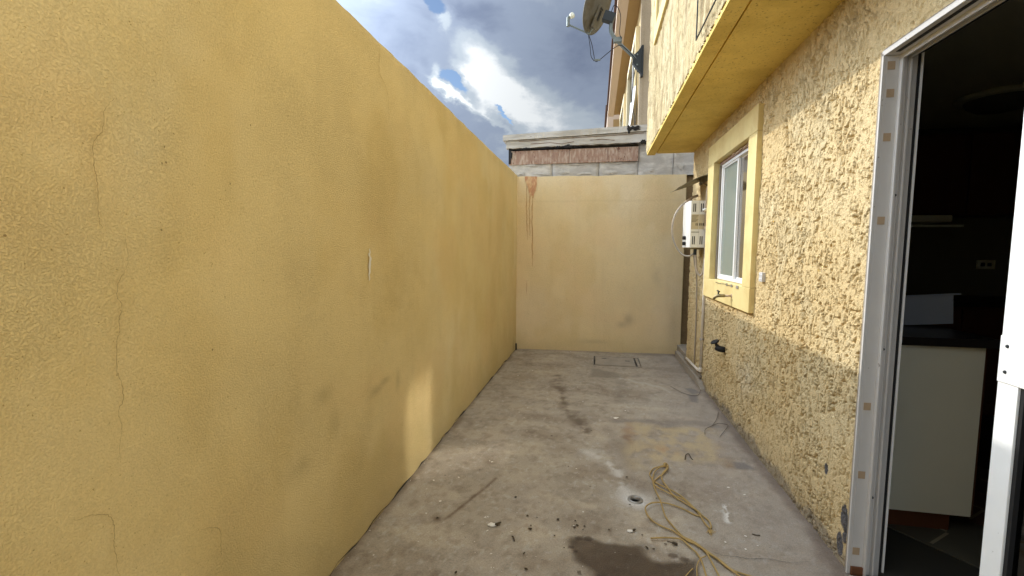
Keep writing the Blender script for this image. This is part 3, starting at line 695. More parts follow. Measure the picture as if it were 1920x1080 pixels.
# ---- door frame (all profiles run up the far jamb and along the head)
df = MB()
prof = [  # x0, x1, y proud toward the camera, depth
    (1.034, 1.046, 1.966, 1.975), (1.046, 1.088, 1.966, 1.985), (1.088, 1.096, 1.948, 1.985), (1.096, 1.116, 1.968, 1.985),
    (1.116, 1.123, 1.950, 1.985), (1.123, 1.150, 1.970, 1.985)]
for x0, x1, y0, y1 in prof:
    df.box(x0, x1, y0, y1, 0.0, 2.05-(y1-y0))
    df.box(x0, x1, -.5, y1, 2.05-(1.985-y0), 2.05)
B('caulk_line', 1.039, 1.0455, 1.9755, 1.992, 0.0, 2.052, M['plinth'], hs)
B('caulk_line', 1.039, 1.0455, -.5, 1.975, 2.0445, 2.057, M['plinth'], hs)
fro = df.build('door_frame', M['alu'], hs, bevel=.0015)
B('door_frame_seal', 1.1505, 1.157, 1.966, 1.985, 0.0, 2.03, M['black'], fro)
B('door_frame_seal', 1.1505, 1.157, -.5, 1.985, 2.031, 2.05, M['black'], fro)
B('inner_jamb', 1.1575, 1.164, 1.962, 1.985, 0.0, 2.035, M['white'], fro)
B('inner_jamb', 1.1575, 1.164, -.5, 1.985, 2.036, 2.05, M['alu_dark'], fro)
B('rust_groove_strip', 1.1320, 1.1440, -.5, 1.93, 2.0335, 2.0345, M['rust'], fro)
B('rust_groove_strip', 1.0540, 1.0680, -.5, 1.93, 2.0290, 2.0305, M['tar'], fro)  # black strip drawn in place of the head's dark groove
for z in (1.995, 1.895, 1.735, 1.425, 1.36, .70, .42, .10):
    if z in (1.36,): continue
    dx = .002*math.sin(z*40)
    B('tape_square', 1.051+dx, 1.076+dx, 1.9645, 1.9655, z-.015, z+.015, M['tape'], fro)
for z in (1.52, .93, .33):
    MB().lathe([(0, .004), (.004, .0035), (.0055, 0)], (1.106, 1.967, z), (0, -1, 0), 10).build('screw', M['darksteel'], fro)
B('rust_foot', 1.046, 1.088, 1.958, 1.9658, 0.0, .035, M['rust'], fro)
# ---- sliding door leaf
sd = MB().box(1.092, 1.134, 1.378, 1.440, .02, 2.03).build('door_leaf', M['leaf_white'], hs, bevel=.002)
B('mid_rail', 1.0895, 1.132, .45, 1.4405, .955, 1.082, M['leaf_white'], sd, bevel=.002)
B('glazing_bead', 1.098, 1.128, 1.366, 1.3778, .03, .953, M['black'], sd)
B('glass_pane', 1.110, 1.116, .45, 1.366, .03, .953, M['pane_dark'], sd)
B('door_panel', 1.104, 1.122, .45, 1.3775, 1.083, 2.03, M['leaf_white'], sd)
B('stile', 1.092, 1.134, .40, .45, .02, 2.03, M['leaf_white'], sd)
for z in (1.055, .985): MB().lathe([(0, .003), (.004, .0025), (.005, 0)], (1.0893, 1.417, z), (-1, 0, 0), 10).build('screw', M['darksteel'], sd)
# ---- room behind the door
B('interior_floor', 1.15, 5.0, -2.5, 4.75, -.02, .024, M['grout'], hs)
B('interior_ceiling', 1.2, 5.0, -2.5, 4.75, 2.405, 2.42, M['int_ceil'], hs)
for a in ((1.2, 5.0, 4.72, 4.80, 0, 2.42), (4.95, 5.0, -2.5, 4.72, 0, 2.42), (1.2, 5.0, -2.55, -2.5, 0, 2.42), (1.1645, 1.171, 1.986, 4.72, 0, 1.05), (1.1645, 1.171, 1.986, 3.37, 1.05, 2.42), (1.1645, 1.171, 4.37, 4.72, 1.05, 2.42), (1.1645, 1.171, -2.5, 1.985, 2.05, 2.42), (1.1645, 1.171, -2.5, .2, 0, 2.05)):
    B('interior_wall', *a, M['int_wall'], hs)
B('door_threshold', 1.03, 1.176, .2, 1.94, -.01, .012, M['plinth'], hs, bevel=.003)
# floor tiles set on the diagonal, each with a lighter strip
k = 0
c45, s45 = math.cos(R(38)), math.sin(R(38))
for i in range(-1, 5):
    for j in range(-3, 3):
        cx, cy = 1.55+.405*(i*c45-j*s45), 1.75+.405*(i*s45+j*c45)
        if not (1.45 < cx < 3.2 and .9 < cy < 2.9): continue
        T = Matrix.Translation((cx, cy, 0)) @ Matrix.Rotation(R(38), 4, 'Z')
        t_ = B('floor_tile', -.2, .2, -.2, .2, .024, .030, M['tile_b' if (i+j) % 3 == 0 else 'tile_a'], hs, M=T)
        B('tile_inlay', -.2+.02, -.02, -.012, .0, .0303, .0309, M['tile_c'], t_, M=T)
        B('tile_inlay', -.012, .0, .001, .13, .0303, .0309, M['tile_c'], t_, M=T)

# ================================================================ KITCHEN THINGS
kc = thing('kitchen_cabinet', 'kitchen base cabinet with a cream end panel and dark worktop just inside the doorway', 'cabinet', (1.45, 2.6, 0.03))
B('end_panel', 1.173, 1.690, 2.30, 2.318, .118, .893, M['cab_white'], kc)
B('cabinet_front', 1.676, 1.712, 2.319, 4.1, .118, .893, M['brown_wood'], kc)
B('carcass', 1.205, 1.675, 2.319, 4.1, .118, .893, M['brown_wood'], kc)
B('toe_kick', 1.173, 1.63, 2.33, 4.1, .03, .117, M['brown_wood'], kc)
B('worktop', 1.173, 1.735, 2.275, 4.6, .894, .932, M['counter'], kc, bevel=.003)
kb = thing('kitchen_cabinet', 'dark brown base cabinets along the far kitchen wall', 'cabinet', (3.0, 4.4, 0.03))
B('carcass', 1.74, 4.5, 4.12, 4.70, .03, .893, M['brown_wood'], kb)
for i in range(5): B('cabinet_door', 1.76+.54*i, 2.27+.54*i, 4.10, 4.119, .13, .87, M['brown_wood'], kb, bevel=.004)
B('worktop', 1.74, 4.5, 4.08, 4.70, .894, .932, M['counter'], kb)
kw = thing('wall_cabinet', 'dark brown wall cabinets hanging high on the far kitchen wall', 'cabinet', (3.0, 4.5, 1.6))
B('carcass', 1.9, 4.6, 4.38, 4.70, 1.62, 2.28, M['brown_wood'], kw)
for i in range(5): B('cabinet_door', 1.92+.53*i, 2.43+.53*i, 4.36, 4.379, 1.63, 2.27, M['brown_wood'], kw, bevel=.004)
rh = thing('range_hood', 'slim pale range hood strip under the kitchen wall cabinets', 'range hood', (2.5, 4.3, 1.55))
B('hood_body', 2.25, 2.78, 4.20, 4.70, 1.555, 1.610, M['cab_white'], rh, bevel=.01)
B('hood_lip', 2.22, 2.84, 4.17, 4.22, 1.515, 1.532, M['cab_white'], rh)
bx = thing('plastic_tray', 'pale blue grey plastic tray leaning on the kitchen worktop edge', 'tray', (1.65, 2.62, .93))
T = Matrix.Translation((1.52, 2.62, .934)) @ Matrix.Rotation(R(-4), 4, 'Y')
B('tray_side', 0, .255, 0, .006, 0, .145, M['blueish'], bx, M=T)
B('tray_rim', -.005, .285, -.006, .012, .1455, .152, M['blueish'], bx, M=T)
B('tray_side', 0, .006, .0065, .30, 0, .145, M['blueish'], bx, M=T)
sk = B('sink_edge', 1.23, 1.50, 2.55, 3.2, .9325, .938, M['alu'], None, bevel=.002)
tag(sk, 'thin steel sink rim set in the dark kitchen worktop beside the tray', 'sink')
cl = thing('ceiling_lamp', 'unlit round dome lamp on the dark kitchen ceiling', 'lamp', (2.71, 3.81, 2.40))
MB().lathe([(.0, 0), (.235, 0), (.245, -.012), (.235, -.03), (.19, -.035)], (2.74, 3.80, 2.403), sides=40).build('rim', M['int_ceil'], cl, True)
MB().lathe([(.19, -.035), (.175, -.065), (.13, -.095), (.06, -.112), (0, -.116)], (2.74, 3.80, 2.403), sides=40).build('lamp_shade', M['lampglass'], cl, True)
ol = thing('wall_socket', 'small pale socket plate on the dark far kitchen wall', 'socket', (3.4, 4.71, 1.2))
B('plate', 3.33, 3.47, 4.71, 4.719, 1.17, 1.25, M['cab_white'], ol, bevel=.002)
B('socket_hole', 3.36, 3.39, 4.707, 4.7095, 1.195, 1.225, M['black'], ol); B('socket_hole', 3.41, 3.44, 4.707, 4.7095, 1.195, 1.225, M['black'], ol)

# ================================================================ NEIGHBOUR'S LEAN-TO ROOF EDGE ABOVE THE END WALL
lt = thing('lean_to', 'weathered grey block wall and white boarded roof edge rising above the far end wall', 'outbuilding', (0, 6, 2.3))
def blk_y(x): return 5.925+.045*(x+1.02)
xs = [-1.135, -.575, .017, .497, .925, 1.30]
for i in range(5):
    x0, x1 = xs[i]+.0025, xs[i+1]-.0025
    zt = 2.445 if i < 3 else 2.66
    gx = np.linspace(x0, x1, 14 if x1-x0 > .3 else 8)
    vsb = []; 
    nb = len(gx)
    zz_ = np.linspace(2.255, zt, 7)
    h_ = (fbm(gx[:, None]*7+0*zz_[None], zz_[None]*9+0*gx[:, None], 131+i, 3)-.5)*.014
    for a in range(nb):
        for b in range(7): vsb.append((gx[a], blk_y(gx[a])-.004+float(h_[a, b])-.003*((a in (0, nb-1)) is False), zz_[b]))
    fs = [(a*7+b, (a+1)*7+b, (a+1)*7+b+1, a*7+b+1) for a in range(nb-1) for b in range(6)]
    k0 = len(vsb); vsb += [(x0, blk_y(x0)+.15, 2.255), (x1, blk_y(x1)+.15, 2.255), (x0, blk_y(x0)+.15, zt), (x1, blk_y(x1)+.15, zt)]
    fs += [tuple([k0]+[b for b in range(7)]+[k0+2]), tuple([k0+3]+[(nb-1)*7+b for b in range(6, -1, -1)]+[k0+1]), tuple([k0+2]+[a*7+6 for a in range(nb)]+[k0+3])]
    mesh('concrete_block', vsb, fs, M['grey_render'], lt, True)
B('mortar', -1.13, 1.29, 6.02, 6.10, 2.25, 2.66, M['crack2'], lt)
# rusty boards
for x0, x1 in ((-1.135, -.36), (-.357, .12), (.123, .495)):
    MB().add([(x0, 5.905+.03*(x0+1), 2.425+.012*x0), (x1, 5.905+.03*(x1+1), 2.425+.012*x1), (x1, 5.905+.03*(x1+1), 2.600+.014*x1), (x0, 5.905+.03*(x0+1), 2.600+.014*x0),
              (x0, 5.935+.03*(x0+1), 2.425+.012*x0), (x1, 5.935+.03*(x1+1), 2.425+.012*x1), (x1, 5.935+.03*(x1+1), 2.600+.014*x1), (x0, 5.935+.03*(x0+1), 2.600+.014*x0)],
             [(0, 1, 2, 3), (4, 7, 6, 5), (0, 3, 7, 4), (1, 5, 6, 2), (3, 2, 6, 7), (0, 4, 5, 1)]).build('rusty_board', M['osb'], lt)
def beam(name, x0, x1, y0, y1, zb0, zb1, zt0, zt1, mt, seed, rag=.008):
    """a board along x whose bottom and top edges are a little ragged"""
    n = 40; rnd = random.Random(seed); vsb = []
    for i in range(n+1):
        t = i/n; x = x0+(x1-x0)*t; zb = zb0+(zb1-zb0)*t+rnd.uniform(-rag, rag); zt = zt0+(zt1-zt0)*t+rnd.uniform(-rag, rag)*.4; dy = rnd.uniform(-1, 1)*.003+.03*(x+1)
        vsb += [(x, y0+dy, zb), (x, y0+dy, zt), (x, y1+dy, zt), (x, y1+dy, zb)]
    fs = [(4*i+a, 4*(i+1)+a, 4*(i+1)+(a+1) % 4, 4*i+(a+1) % 4) for i in range(n) for a in range(4)] + [(0, 1, 2, 3), (4*n+3, 4*n+2, 4*n+1, 4*n)]
    return MB().add(vsb, fs).build(name, mt, lt)
beam('white_fascia_board', -1.165, .60, 5.875, 5.96, 2.617, 2.650, 2.706, 2.775, M['cap'], 3, .005)
beam('roof_edge_cap', -1.205, .60, 5.845, 6.6, 2.710, 2.780, 2.778, 2.855, M['cap'], 4, .002)
beam('dark_gap', -1.12, -.20, 5.903, 5.95, 2.600, 2.612, 2.612, 2.626, M['tar'], 5, .006)
MB().box(-1.142, -1.108, 5.895, 5.96, 2.42, 2.625).build('dark_board_end', M['tar'], lt, bevel=.01)
rnd = random.Random(5)
def splat(name, cx, cz, y, rx, rz, mt, parent, seed, n=22):
    r_ = random.Random(seed); v = [(cx, y-.004, cz)]
    for k in range(n):
        w = 2*math.pi*k/n; q = r_.uniform(.45, 1.15); v.append((cx+math.cos(w)*rx*q, y, cz+math.sin(w)*rz*q))
    return mesh(name, v, [(0, 1+k, 1+(k+1) % n) for k in range(n)], mt, parent)
splat('tar_patch', .44, 2.815, 5.878, .09, .035, M['tar'], lt, 3)
splat('tar_patch', .37, 2.800, 5.876, .035, .05, M['tar'], lt, 4)
splat('tar_patch', .56, 2.650, 5.918, .07, .035, M['tar'], lt, 6)
splat('tar_patch', .42, 2.640, 5.914, .10, .010, M['tar'], lt, 7)
for cx, cz, rx, rz, sd_ in ((-.9, 2.606, .07, .018, 8), (-.62, 2.61, .06, .013, 9), (-.38, 2.622, .07, .026, 10), (-.50, 2.615, .03, .02, 14), (-.15, 2.622, .09, .006, 11), (-1.1, 2.53, .02, .08, 12)):
    splat('black_splat', cx, cz, 5.868+.03*(cx+1), rx, rz, M['tar'], lt, sd_)  # black splats along the dark gap and the board end
for cx, cz, rx, rz, sd_ in ((-.98, 2.30, .09, .022, 31), (-.70, 2.29, .12, .016, 32), (-.42, 2.31, .08, .03, 33), (-.18, 2.29, .11, .018, 34), (.15, 2.30, .10, .03, 35), (.40, 2.29, .09, .02, 36), (.62, 2.31, .09, .04, 37), (.80, 2.56, .10, .022, 38), (1.0, 2.53, .05, .05, 39), (.60, 2.57, .07, .018, 40), (-.85, 2.40, .10, .018, 41), (-.30, 2.405, .12, .016, 42), (.25, 2.41, .10, .014, 43), (1.02, 2.36, .04, .06, 44)):
    splat('mortar_smear', cx, cz, blk_y(cx)-.017, rx, rz, M['smear'], lt, sd_)
for pts in ([(-.85, 2.665), (-.6, 2.675), (-.45, 2.655), (-.3, 2.68)], [(-1.0, 2.70), (-.4, 2.722), (.2, 2.742), (.55, 2.758)], [(-.1, 2.69), (.05, 2.70), (.2, 2.68)]):
    o_ = MB().tube([(a, 5.871+.03*(a+1), b) for a, b in pts], .0028, 5).build('paint_crack', M['rust'], lt)

for i, (a, b) in enumerate([(0.934, 1.504), (0.924, 1.5), (0.913, 1.343), (0.932, 1.54), (0.622, 1.32), (1.126, 1.481), (1.041, 1.028), (1.629, 0.87), (1.213, 1.665)]):
    r_ = random.Random(i); mesh('wall_pit', [(-1.0125, a+.003*math.cos(k)*r_.uniform(.5, 1.2), b+.0035*math.sin(k)*r_.uniform(.5, 1.2)) for k in (0, 1, 2, 3, 4, 5)], [(0, 1, 2, 3, 4, 5)], M['pit_dot'], lw)
# ================================================================ NEIGHBOUR'S HOUSE
nh = thing('neighbour_house', 'cream and tan neighbouring upper storey with a long eave, behind the satellite dish', 'house', (.9, 9, 0))
B('wall', .575, 3.0, 6.60, 6.62, 2.3, 5.2, M['nb_wall'], nh)
B('wall', .56, .576, 6.60, 12.6, 2.3, 5.2, M['nb_ochre'], nh)
B('wall', .577, 3.0, 6.63, 12.6, 2.2, 5.2, M['nb_ochre'], nh)
B('corner_band', .535, .575, 6.59, 6.70, 2.3, 5.2, M['nb_wall'], nh)
def nwin(y0, y1, z0, z1):
    f_ = MB().box(.500, .559, y0, y0+.12, z0, z1).box(.500, .559, y1-.12, y1, z0, z1).box(.500, .559, y0+.121, y1-.121, z0, z0+.12).box(.500, .559, y0+.121, y1-.121, z1-.12, z1).build('window_frame', M['nb_trim'], nh)
    B('pane', .545, .552, y0+.12, y1-.12, z0+.12, z1-.12, M['pane_dark'], f_)
    B('pane_backing', .553, .559, y0+.12, y1-.12, z0+.12, z1-.12, M['black'], f_)
    B('mullion', .53, .544, (y0+y1)/2-.03, (y0+y1)/2+.03, z0+.12, z1-.12, M['white'], f_)
nwin(7.05, 8.9, 3.15, 4.55)
nwin(9.9, 11.6, 3.3, 4.55)
# eave: fascia, sloping soffit, roof tiles
B('eave_fascia', .235, .385, 6.4, 12.6, 4.86, 5.03, M['nb_fascia'], nh)
MB().prism([(.3855, 4.90), (.56, 4.90), (.56, 5.0), (.3855, 5.0)], 1, 6.4, 12.59).build('eave_soffit', M['nb_soffit'], nh)
MB().prism([(.23, 5.031), (2.6, 6.3), (2.6, 6.2), (.5, 5.031)], 1, 6.4, 12.6).build('roof', M['rooftile'], nh)
tile = None
for i in range(44):
    y = 6.45+.142*i
    if tile is None:
        tile = MB().prism([(.14*math.cos(a)*.5, .14*math.sin(a)*.5) for a in [k*math.pi/5 for k in range(6)]], 0, -.03, .35).build('roof_tile', M['rooftile'], nh)
        tile.location = Vector((.225, y, 5.015))-WL[nh.name]
    else:
        t2 = tile.copy(); scene.collection.objects.link(t2); t2.parent = nh; t2.location = Vector((.225, y, 5.015))-WL[nh.name]
# small bay of the house beyond
nb2 = thing('neighbour_bay', 'small tan bay of the farthest house peeking just above the white roof edge', 'house', (.4, 14, 2.2))
B('wall', .24, .9, 13.2, 15.0, 2.2, 5.22, M['nb_fascia'], nb2)
B('roof_edge', .18, .9, 13.1, 15.1, 5.221, 5.32, M['rooftile'], nb2)
B('window_recess', .40, .62, 13.19, 13.199, 3.2, 4.95, M['nb_soffit'], nb2)
# white sheet hanging below the window
sh = []
for i in range(13):
    for j in range(9):
        u, v = i/12, j/8
        sh.append((.500-.03*math.sin(u*9+v*2)-.12*v*v, 6.75+.75*u+.25*v*v, 3.62-1.0*v-.06*u))
sho = mesh('plastic_sheet', sh, [(i*9+j, (i+1)*9+j, (i+1)*9+j+1, i*9+j+1) for i in range(12) for j in range(8)], M['sheet'], None, True)
tag(sho, 'white plastic sheet bunched against the neighbour window above the roof edge', 'sheet')
# loose wires on the neighbour window
lw_ = thing('loose_cable', 'thin dark cable hanging down past the neighbour window from the dish bracket', 'cable', (.5, 6.7, 3.5))
MB().tube(spline([(.50, 6.70, 3.98), (.47, 6.85, 3.7), (.46, 6.9, 3.45), (.49, 6.75, 3.2), (.50, 6.7, 2.9)], 6), .006, 6).build('cable_strand', M['cable'], lw_)
MB().tube(spline([(.515, 6.64, 3.98), (.50, 6.66, 3.6), (.51, 6.68, 3.2), (.50, 6.66, 2.9)], 6), .006, 6).build('cable_strand', M['cable'], lw_)

# ================================================================ SATELLITE DISH
sd_t = thing('satellite_dish', 'grey satellite dish with its receiver arm pointing left, bracketed high on the neighbour wall corner', 'satellite dish', (.55, 6.55, 3.85))
C0 = Vector((-.045, 6.45, 4.60))                    # dish centre
nrm = Vector((-.84, .33, .42)).normalized()         # the way it looks: left, up and away
side = nrm.cross(Vector((0, 0, 1))).normalized(); upv = side.cross(nrm).normalized()
RA, RB, DP = .34, .38, .060
vsd = []; fsd = []
rings, seg = 9, 40
for back in (0, 1):
    for i in range(rings+1):
        q = i/rings
        for k in range(seg):
            w = 2*math.pi*k/seg
            vsd.append(C0+side*math.cos(w)*RA*q+upv*math.sin(w)*RB*q+nrm*(DP*q*q-DP-back*.006))
n1_ = (rings+1)*seg
for back in (0, 1):
    for i in range(rings):
        for k in range(seg):
            a = back*n1_+i*seg+k; b = back*n1_+i*seg+(k+1) % seg
            fsd.append((a, b, b+seg, a+seg))
for k in range(seg): fsd.append((rings*seg+k, rings*seg+(k+1) % seg, n1_+rings*seg+(k+1) % seg, n1_+rings*seg+k))
refl = mesh('reflector', vsd, fsd, M['dish'], sd_t, True)
A0 = C0-upv*RB*.98-nrm*.03
L0 = Vector((-.43, 6.52, 4.395))
MB().tube([C0-upv*RB*.6-nrm*.075, A0-nrm*.02, L0], .013, 8).build('feed_arm', M['galv'], sd_t)
MB().tube([L0+Vector((-.012, 0, -.02)), L0+Vector((-.012, 0, .09)), L0+Vector((.02, 0, .115))], .023, 10).build('receiver', M['galv'], sd_t)
MB().lathe([(0, .014), (.036, .012), (.038, 0), (.032, -.03), (.018, -.05), (0, -.05)], L0+Vector((.045, -.01, .115)), Vector((.75, -.6, .1)), 18).build('receiver_cap', M['cab_white'], sd_t, True)
T = Matrix.Translation(C0-nrm*.062) @ (Matrix((nrm, side, upv)).transposed()).to_4x4()
MB().box(-.030, .0, -.075, .075, -.30, -.02, T).build('back_plate', M['dish'], sd_t, bevel=.012)
MB().box(-.034, -.0305, -.035, .015, -.20, -.075, T).box(-.034, -.0305, -.05, .03, -.065, -.045, T).build('plate_slot', M['black'], sd_t)
CL = Vector((.115, 6.42, 4.395))
MB().box(-.085, .065, -.05, .05, -.065, .06, Matrix.Translation(CL) @ Matrix.Rotation(R(22), 4, 'Y')).build('clamp', M['darksteel'], sd_t, bevel=.01)
M1 = CL+Vector((.025, 0, -.03)); M2 = Vector((.135, 6.42, 4.22)); M3 = Vector((.205, 6.43, 4.105)); W0 = Vector((.500, 6.53, 3.86))
MB().tube(spline([M1, M2, M3], 6), .026, 10).build('mast', M['galv'], sd_t, True)
MB().box(-.055, .055, -.03, .03, -.032, .032, Matrix.Translation(M3+Vector((.02, 0, 0)))).build('elbow_clamp', M['galv'], sd_t, bevel=.006)
MB().tube([M3, W0], .022, 8).build('support_arm', M['galv'], sd_t)
MB().prism([(.500, 3.74), (.545, 3.70), (.545, 4.05), (.50, 3.98), (.44, 3.93), (.43, 3.84)], 1, 6.50, 6.585).build('wall_plate', M['darksteel'], sd_t, bevel=.004)
B('mount_strip', .545, .574, 6.52, 6.589, 3.66, 4.06, M['darksteel'], sd_t)
for z in (3.80, 3.93): MB().lathe([(0, .012), (.010, .010), (.012, 0)], (.49, 6.50, z), (0, -1, 0), 8).build('bolt', M['galv'], sd_t)
Lw = A0
MB().tube(spline([Lw, Lw+Vector((.05, 0, -.14)), Lw+Vector((.08, 0, -.28)), Lw+Vector((.10, 0, -.36)), Lw+Vector((.15, 0, -.36)), M3+Vector((.02, -.04, -.09)), M3+Vector((.13, -.04, -.14)), W0], 6), .0055, 6).build('cable', M['cable'], sd_t)
MB().tube(spline([CL+Vector((.02, -.04, .06)), CL+Vector((.05, -.04, .13)), CL+Vector((.10, -.04, .10)), CL+Vector((.14, -.04, -.02)), CL+Vector((.13, -.04, -.22)), M3+Vector((.07, -.04, 0))], 6), .005, 6).build('cable', M['cable'], sd_t)
MB().tube(spline([Lw+Vector((0, .01, 0)), Lw+Vector((.03, 0, -.18)), Lw+Vector((.045, 0, -.30)), Lw+Vector((.09, 0, -.37))], 6), .005, 6).build('cable', M['cable'], sd_t)
MB().tube([Lw+Vector((.09, -.01, -.355)), Lw+Vector((.17, -.01, -.36))], .014, 8).build('splitter', M['galv'], sd_t)

# ================================================================ WATER HEATER
wh = thing('water_heater', 'white wall-mounted gas water heater with slotted side and faded label beside the window', 'water heater', (1.0, 4.78, 1.34))
hx0, hx1, hy0, hy1, hz0, hz1 = .872, 1.034, 4.62, 4.95, 1.345, 1.79
MB().prism([(hx0, hy0+.035), (hx0+.018, hy0), (hx1, hy0), (hx1, hy1), (hx0+.018, hy1), (hx0, hy1-.035)], 2, hz0, hz1).build('casing', M['heater'], wh, bevel=.003)
B('casing_seam', hx0+.090, hx0+.0915, hy0-.0006, hy0+.002, hz0+.003, hz1-.003, M['alu_dark'], wh)
for z0 in (hz1-.105, hz0+.03):
    for xx in (.036, .052, .104, .121): B('vent_slot', hx0+xx, hx0+xx+.0085, hy0-.0012, hy0+.002, z0, z0+.078, M['black'], wh)
B('warning_label', hx0+.022, hx0+.088, hy0-.002, hy0-.0005, hz0+.175, hz0+.315, M['label'], wh)
B('warning_label', hx0+.093, hx0+.148, hy0-.002, hy0-.0005, hz0+.175, hz0+.315, M['label'], wh)
for i in range(6): B('printed_line', hx0+.026, hx0+.086-.01*(i % 3), hy0-.0026, hy0-.0021, hz0+.30-.011*i, hz0+.304-.011*i, M['ink'], wh)
for a, b in ((.062, .010), (.076, .008), (.095, .014), (.113, .008), (.126, .014)): B('printed_mark', hx0+a, hx0+a+b*.8, hy0-.0026, hy0-.0021, hz0+.208, hz0+.232, M['ink'], wh)
for i in range(9): B('printed_mark', hx0+.026+.008*i, hx0+.031+.008*i, hy0-.0018, hy0-.0002, hz0+.143, hz0+.151, M['ink'], wh)
for z in (1.385, 1.440): MB().lathe([(0, .030), (.017, .028), (.019, 0)], (hx0, hy0+.13, z), (-1, 0, 0), 14).build('knob', M['black'], wh)
B('bottom_plate', hx0+.02, hx1, hy0+.02, hy1-.02, hz0-.016, hz0-.001, M['hood'], wh, bevel=.003)
MB().tube([(.955, 4.70, hz0-.015), (.955, 4.70, hz0-.07)], .016, 8).build('inlet', M['darksteel'], wh)
hose = thing('gas_hose', 'grey flexible hose looping out left of the water heater from its top to its underside', 'hose', (.9, 4.8, 1.6))
MB().tube(spline([(1.00, 4.90, 1.87), (.94, 4.88, 1.845), (.88, 4.86, 1.80)], 5), .013, 8).build('pipe_fitting', M['copper'], hose, True)
MB().tube(spline([(.885, 4.86, 1.803), (.835, 4.86, 1.76), (.785, 4.86, 1.68), (.760, 4.86, 1.57), (.768, 4.86, 1.45), (.81, 4.84, 1.34), (.86, 4.80, 1.275), (.91, 4.76, 1.26), (.945, 4.71, 1.285)], 7), .0095, 8).build('braided_tube', M['hose'], hose, True)
hose2 = thing('water_hose', 'grey flexible hose hanging in a U between the water heater and the copper pipe', 'hose', (1.0, 4.65, 1.2))
MB().tube(spline([(.960, 4.70, 1.285), (.965, 4.69, 1.20), (.975, 4.68, 1.12), (.998, 4.66, 1.075), (1.020, 4.64, 1.10), (1.028, 4.63, 1.20), (1.030, 4.62, 1.40), (1.030, 4.62, 1.50)], 7), .0105, 8).build('braided_tube', M['hose'], hose2, True)
MB().tube(spline([(.95, 4.72, 1.285), (.975, 4.80, 1.20), (1.02, 4.88, 1.02), (1.032, 4.90, .6), (1.032, 4.90, .15)], 5), .007, 6).build('gas_tube', M['hose'], hose2, True)
cp = thing('copper_pipe', 'paint-splashed copper pipe running down the wall between water heater and window', 'pipe', (1.02, 4.6, 1.6))
MB().tube([(1.048, 4.60, 1.925), (1.030, 4.60, 1.920), (1.022, 4.60, 1.89), (1.022, 4.60, 1.52)], .011, 10).build('pipe', M['copper'], cp, True)
MB().tube([(1.022, 4.60, 1.545), (1.022, 4.60, 1.515)], .017, 10).build('union_nut', M['copper'], cp)
MB().tube([(1.022, 4.60, 1.76), (1.022, 4.60, 1.74)], .015, 10).build('union_nut', M['copper'], cp)
pp = thing('drain_pipe', 'white plastic pipe running down the stucco wall and turning along the kerb', 'pipe', (1.03, 4.6, .9))
MB().tube([(1.030, 4.575, 1.71), (1.028, 4.60, .168)], .0125, 12).build('pipe', M['pvc'], pp, True)
MB().tube([(1.028, 4.60, .165), (1.012, 4.62, .150), (1.006, 5.17, .138)], .0125, 12).build('pipe', M['pvc'], pp, True)
MB().lathe([(.017, -.02), (.018, .0), (.017, .02), (0, .022)], (1.028, 4.60, .160), (0, 0, 1), 12).build('elbow', M['pvc'], pp, True)
MB().tube([(1.040, 4.575, 1.70), (1.0, 4.575, 1.70), (.992, 4.575, 1.69)], .016, 10).build('elbow', M['white'], pp, True)
MB().lathe([(.015, -.012), (.018, -.006), (.018, .006), (.015, .012)], (1.028, 4.60, .46), (0, 0, 1), 10).build('coupling', M['alu_dark'], pp)
hd = thing('rain_hood', 'curled olive sheet-metal rain hood jutting from the wall above the water heater', 'hood', (.95, 4.75, 2.0))
hv = []; nx, ny = 12, 8
for s_ in (0, 1):
    for i in range(nx+1):
        for j in range(ny+1):
            u, v = i/nx, j/ny
            hv.append((1.050-.29*u, 4.58+.44*v+.05*u, 2.052-.105*u-.025*u*u-.020*(v-.5)**2*4*(1-u)+.010*math.sin(v*3+u*4)-.004*s_))
n1_ = (nx+1)*(ny+1); hf = []
for s_ in (0, 1):
    for i in range(nx):
        for j in range(ny): a = s_*n1_+i*(ny+1)+j; hf.append((a, a+1, a+ny+2, a+ny+1))
for i in range(nx): a = i*(ny+1); hf += [(a, a+ny+1, n1_+a+ny+1, n1_+a), (a+ny, a+2*ny+1, n1_+a+2*ny+1, n1_+a+ny)]
for j in range(ny): a = nx*(ny+1)+j; hf.append((a, a+1, n1_+a+1, n1_+a))
MB().add(hv, hf).build('hood_sheet', M['hood'], hd, True)
MB().tube([(1.045, 4.66, 1.93), (.94, 4.66, 1.995)], .006, 6).build('stay', M['hood'], hd)
B('fold', 1.034, 1.047, 4.58, 5.02, 1.985, 2.05, M['hood'], hd)

# ================================================================ SMALL WALL FITTINGS
MB().tube(spline([(1.0085, 3.60, 1.050), (1.0085, 3.72, 1.047), (1.0085, 3.80, 1.052), (1.0085, 3.98, 1.044), (1.0085, 4.10, 1.049)], 5), [.0012+.0018*abs(math.sin(i*1.7)) for i in range(21)], 5).build('sill_crack', M['crack2'], hs)
for y_, w_ in ((3.47, .05), (3.62, .03), (3.75, .02)): B('sill_mortar', 1.004, 1.0105, y_, y_+w_, 1.040, 1.0625, M['plinth'], hs, bevel=.003)
tp = thing('garden_tap', 'small brass tap with a dark lever sticking out below the window', 'tap', (1.0, 3.63, .97))
MB().tube([(1.011, 3.63, .975), (.965, 3.65, .973)], .0085, 10).build('pipe_stub', M['copper'], tp, True)
MB().tube([(.968, 3.65, .973), (.925, 3.665, .972), (.905, 3.67, .962), (.895, 3.67, .943)], [.012, .013, .011, .010], 10).build('tap_body', M['brass'], tp, True)
MB().tube([(.925, 3.665, .975), (.925, 3.665, 1.002)], .0055, 8).tube([(.925, 3.64, 1.004), (.925, 3.69, 1.008)], .006, 8).build('lever', M['darksteel'], tp)
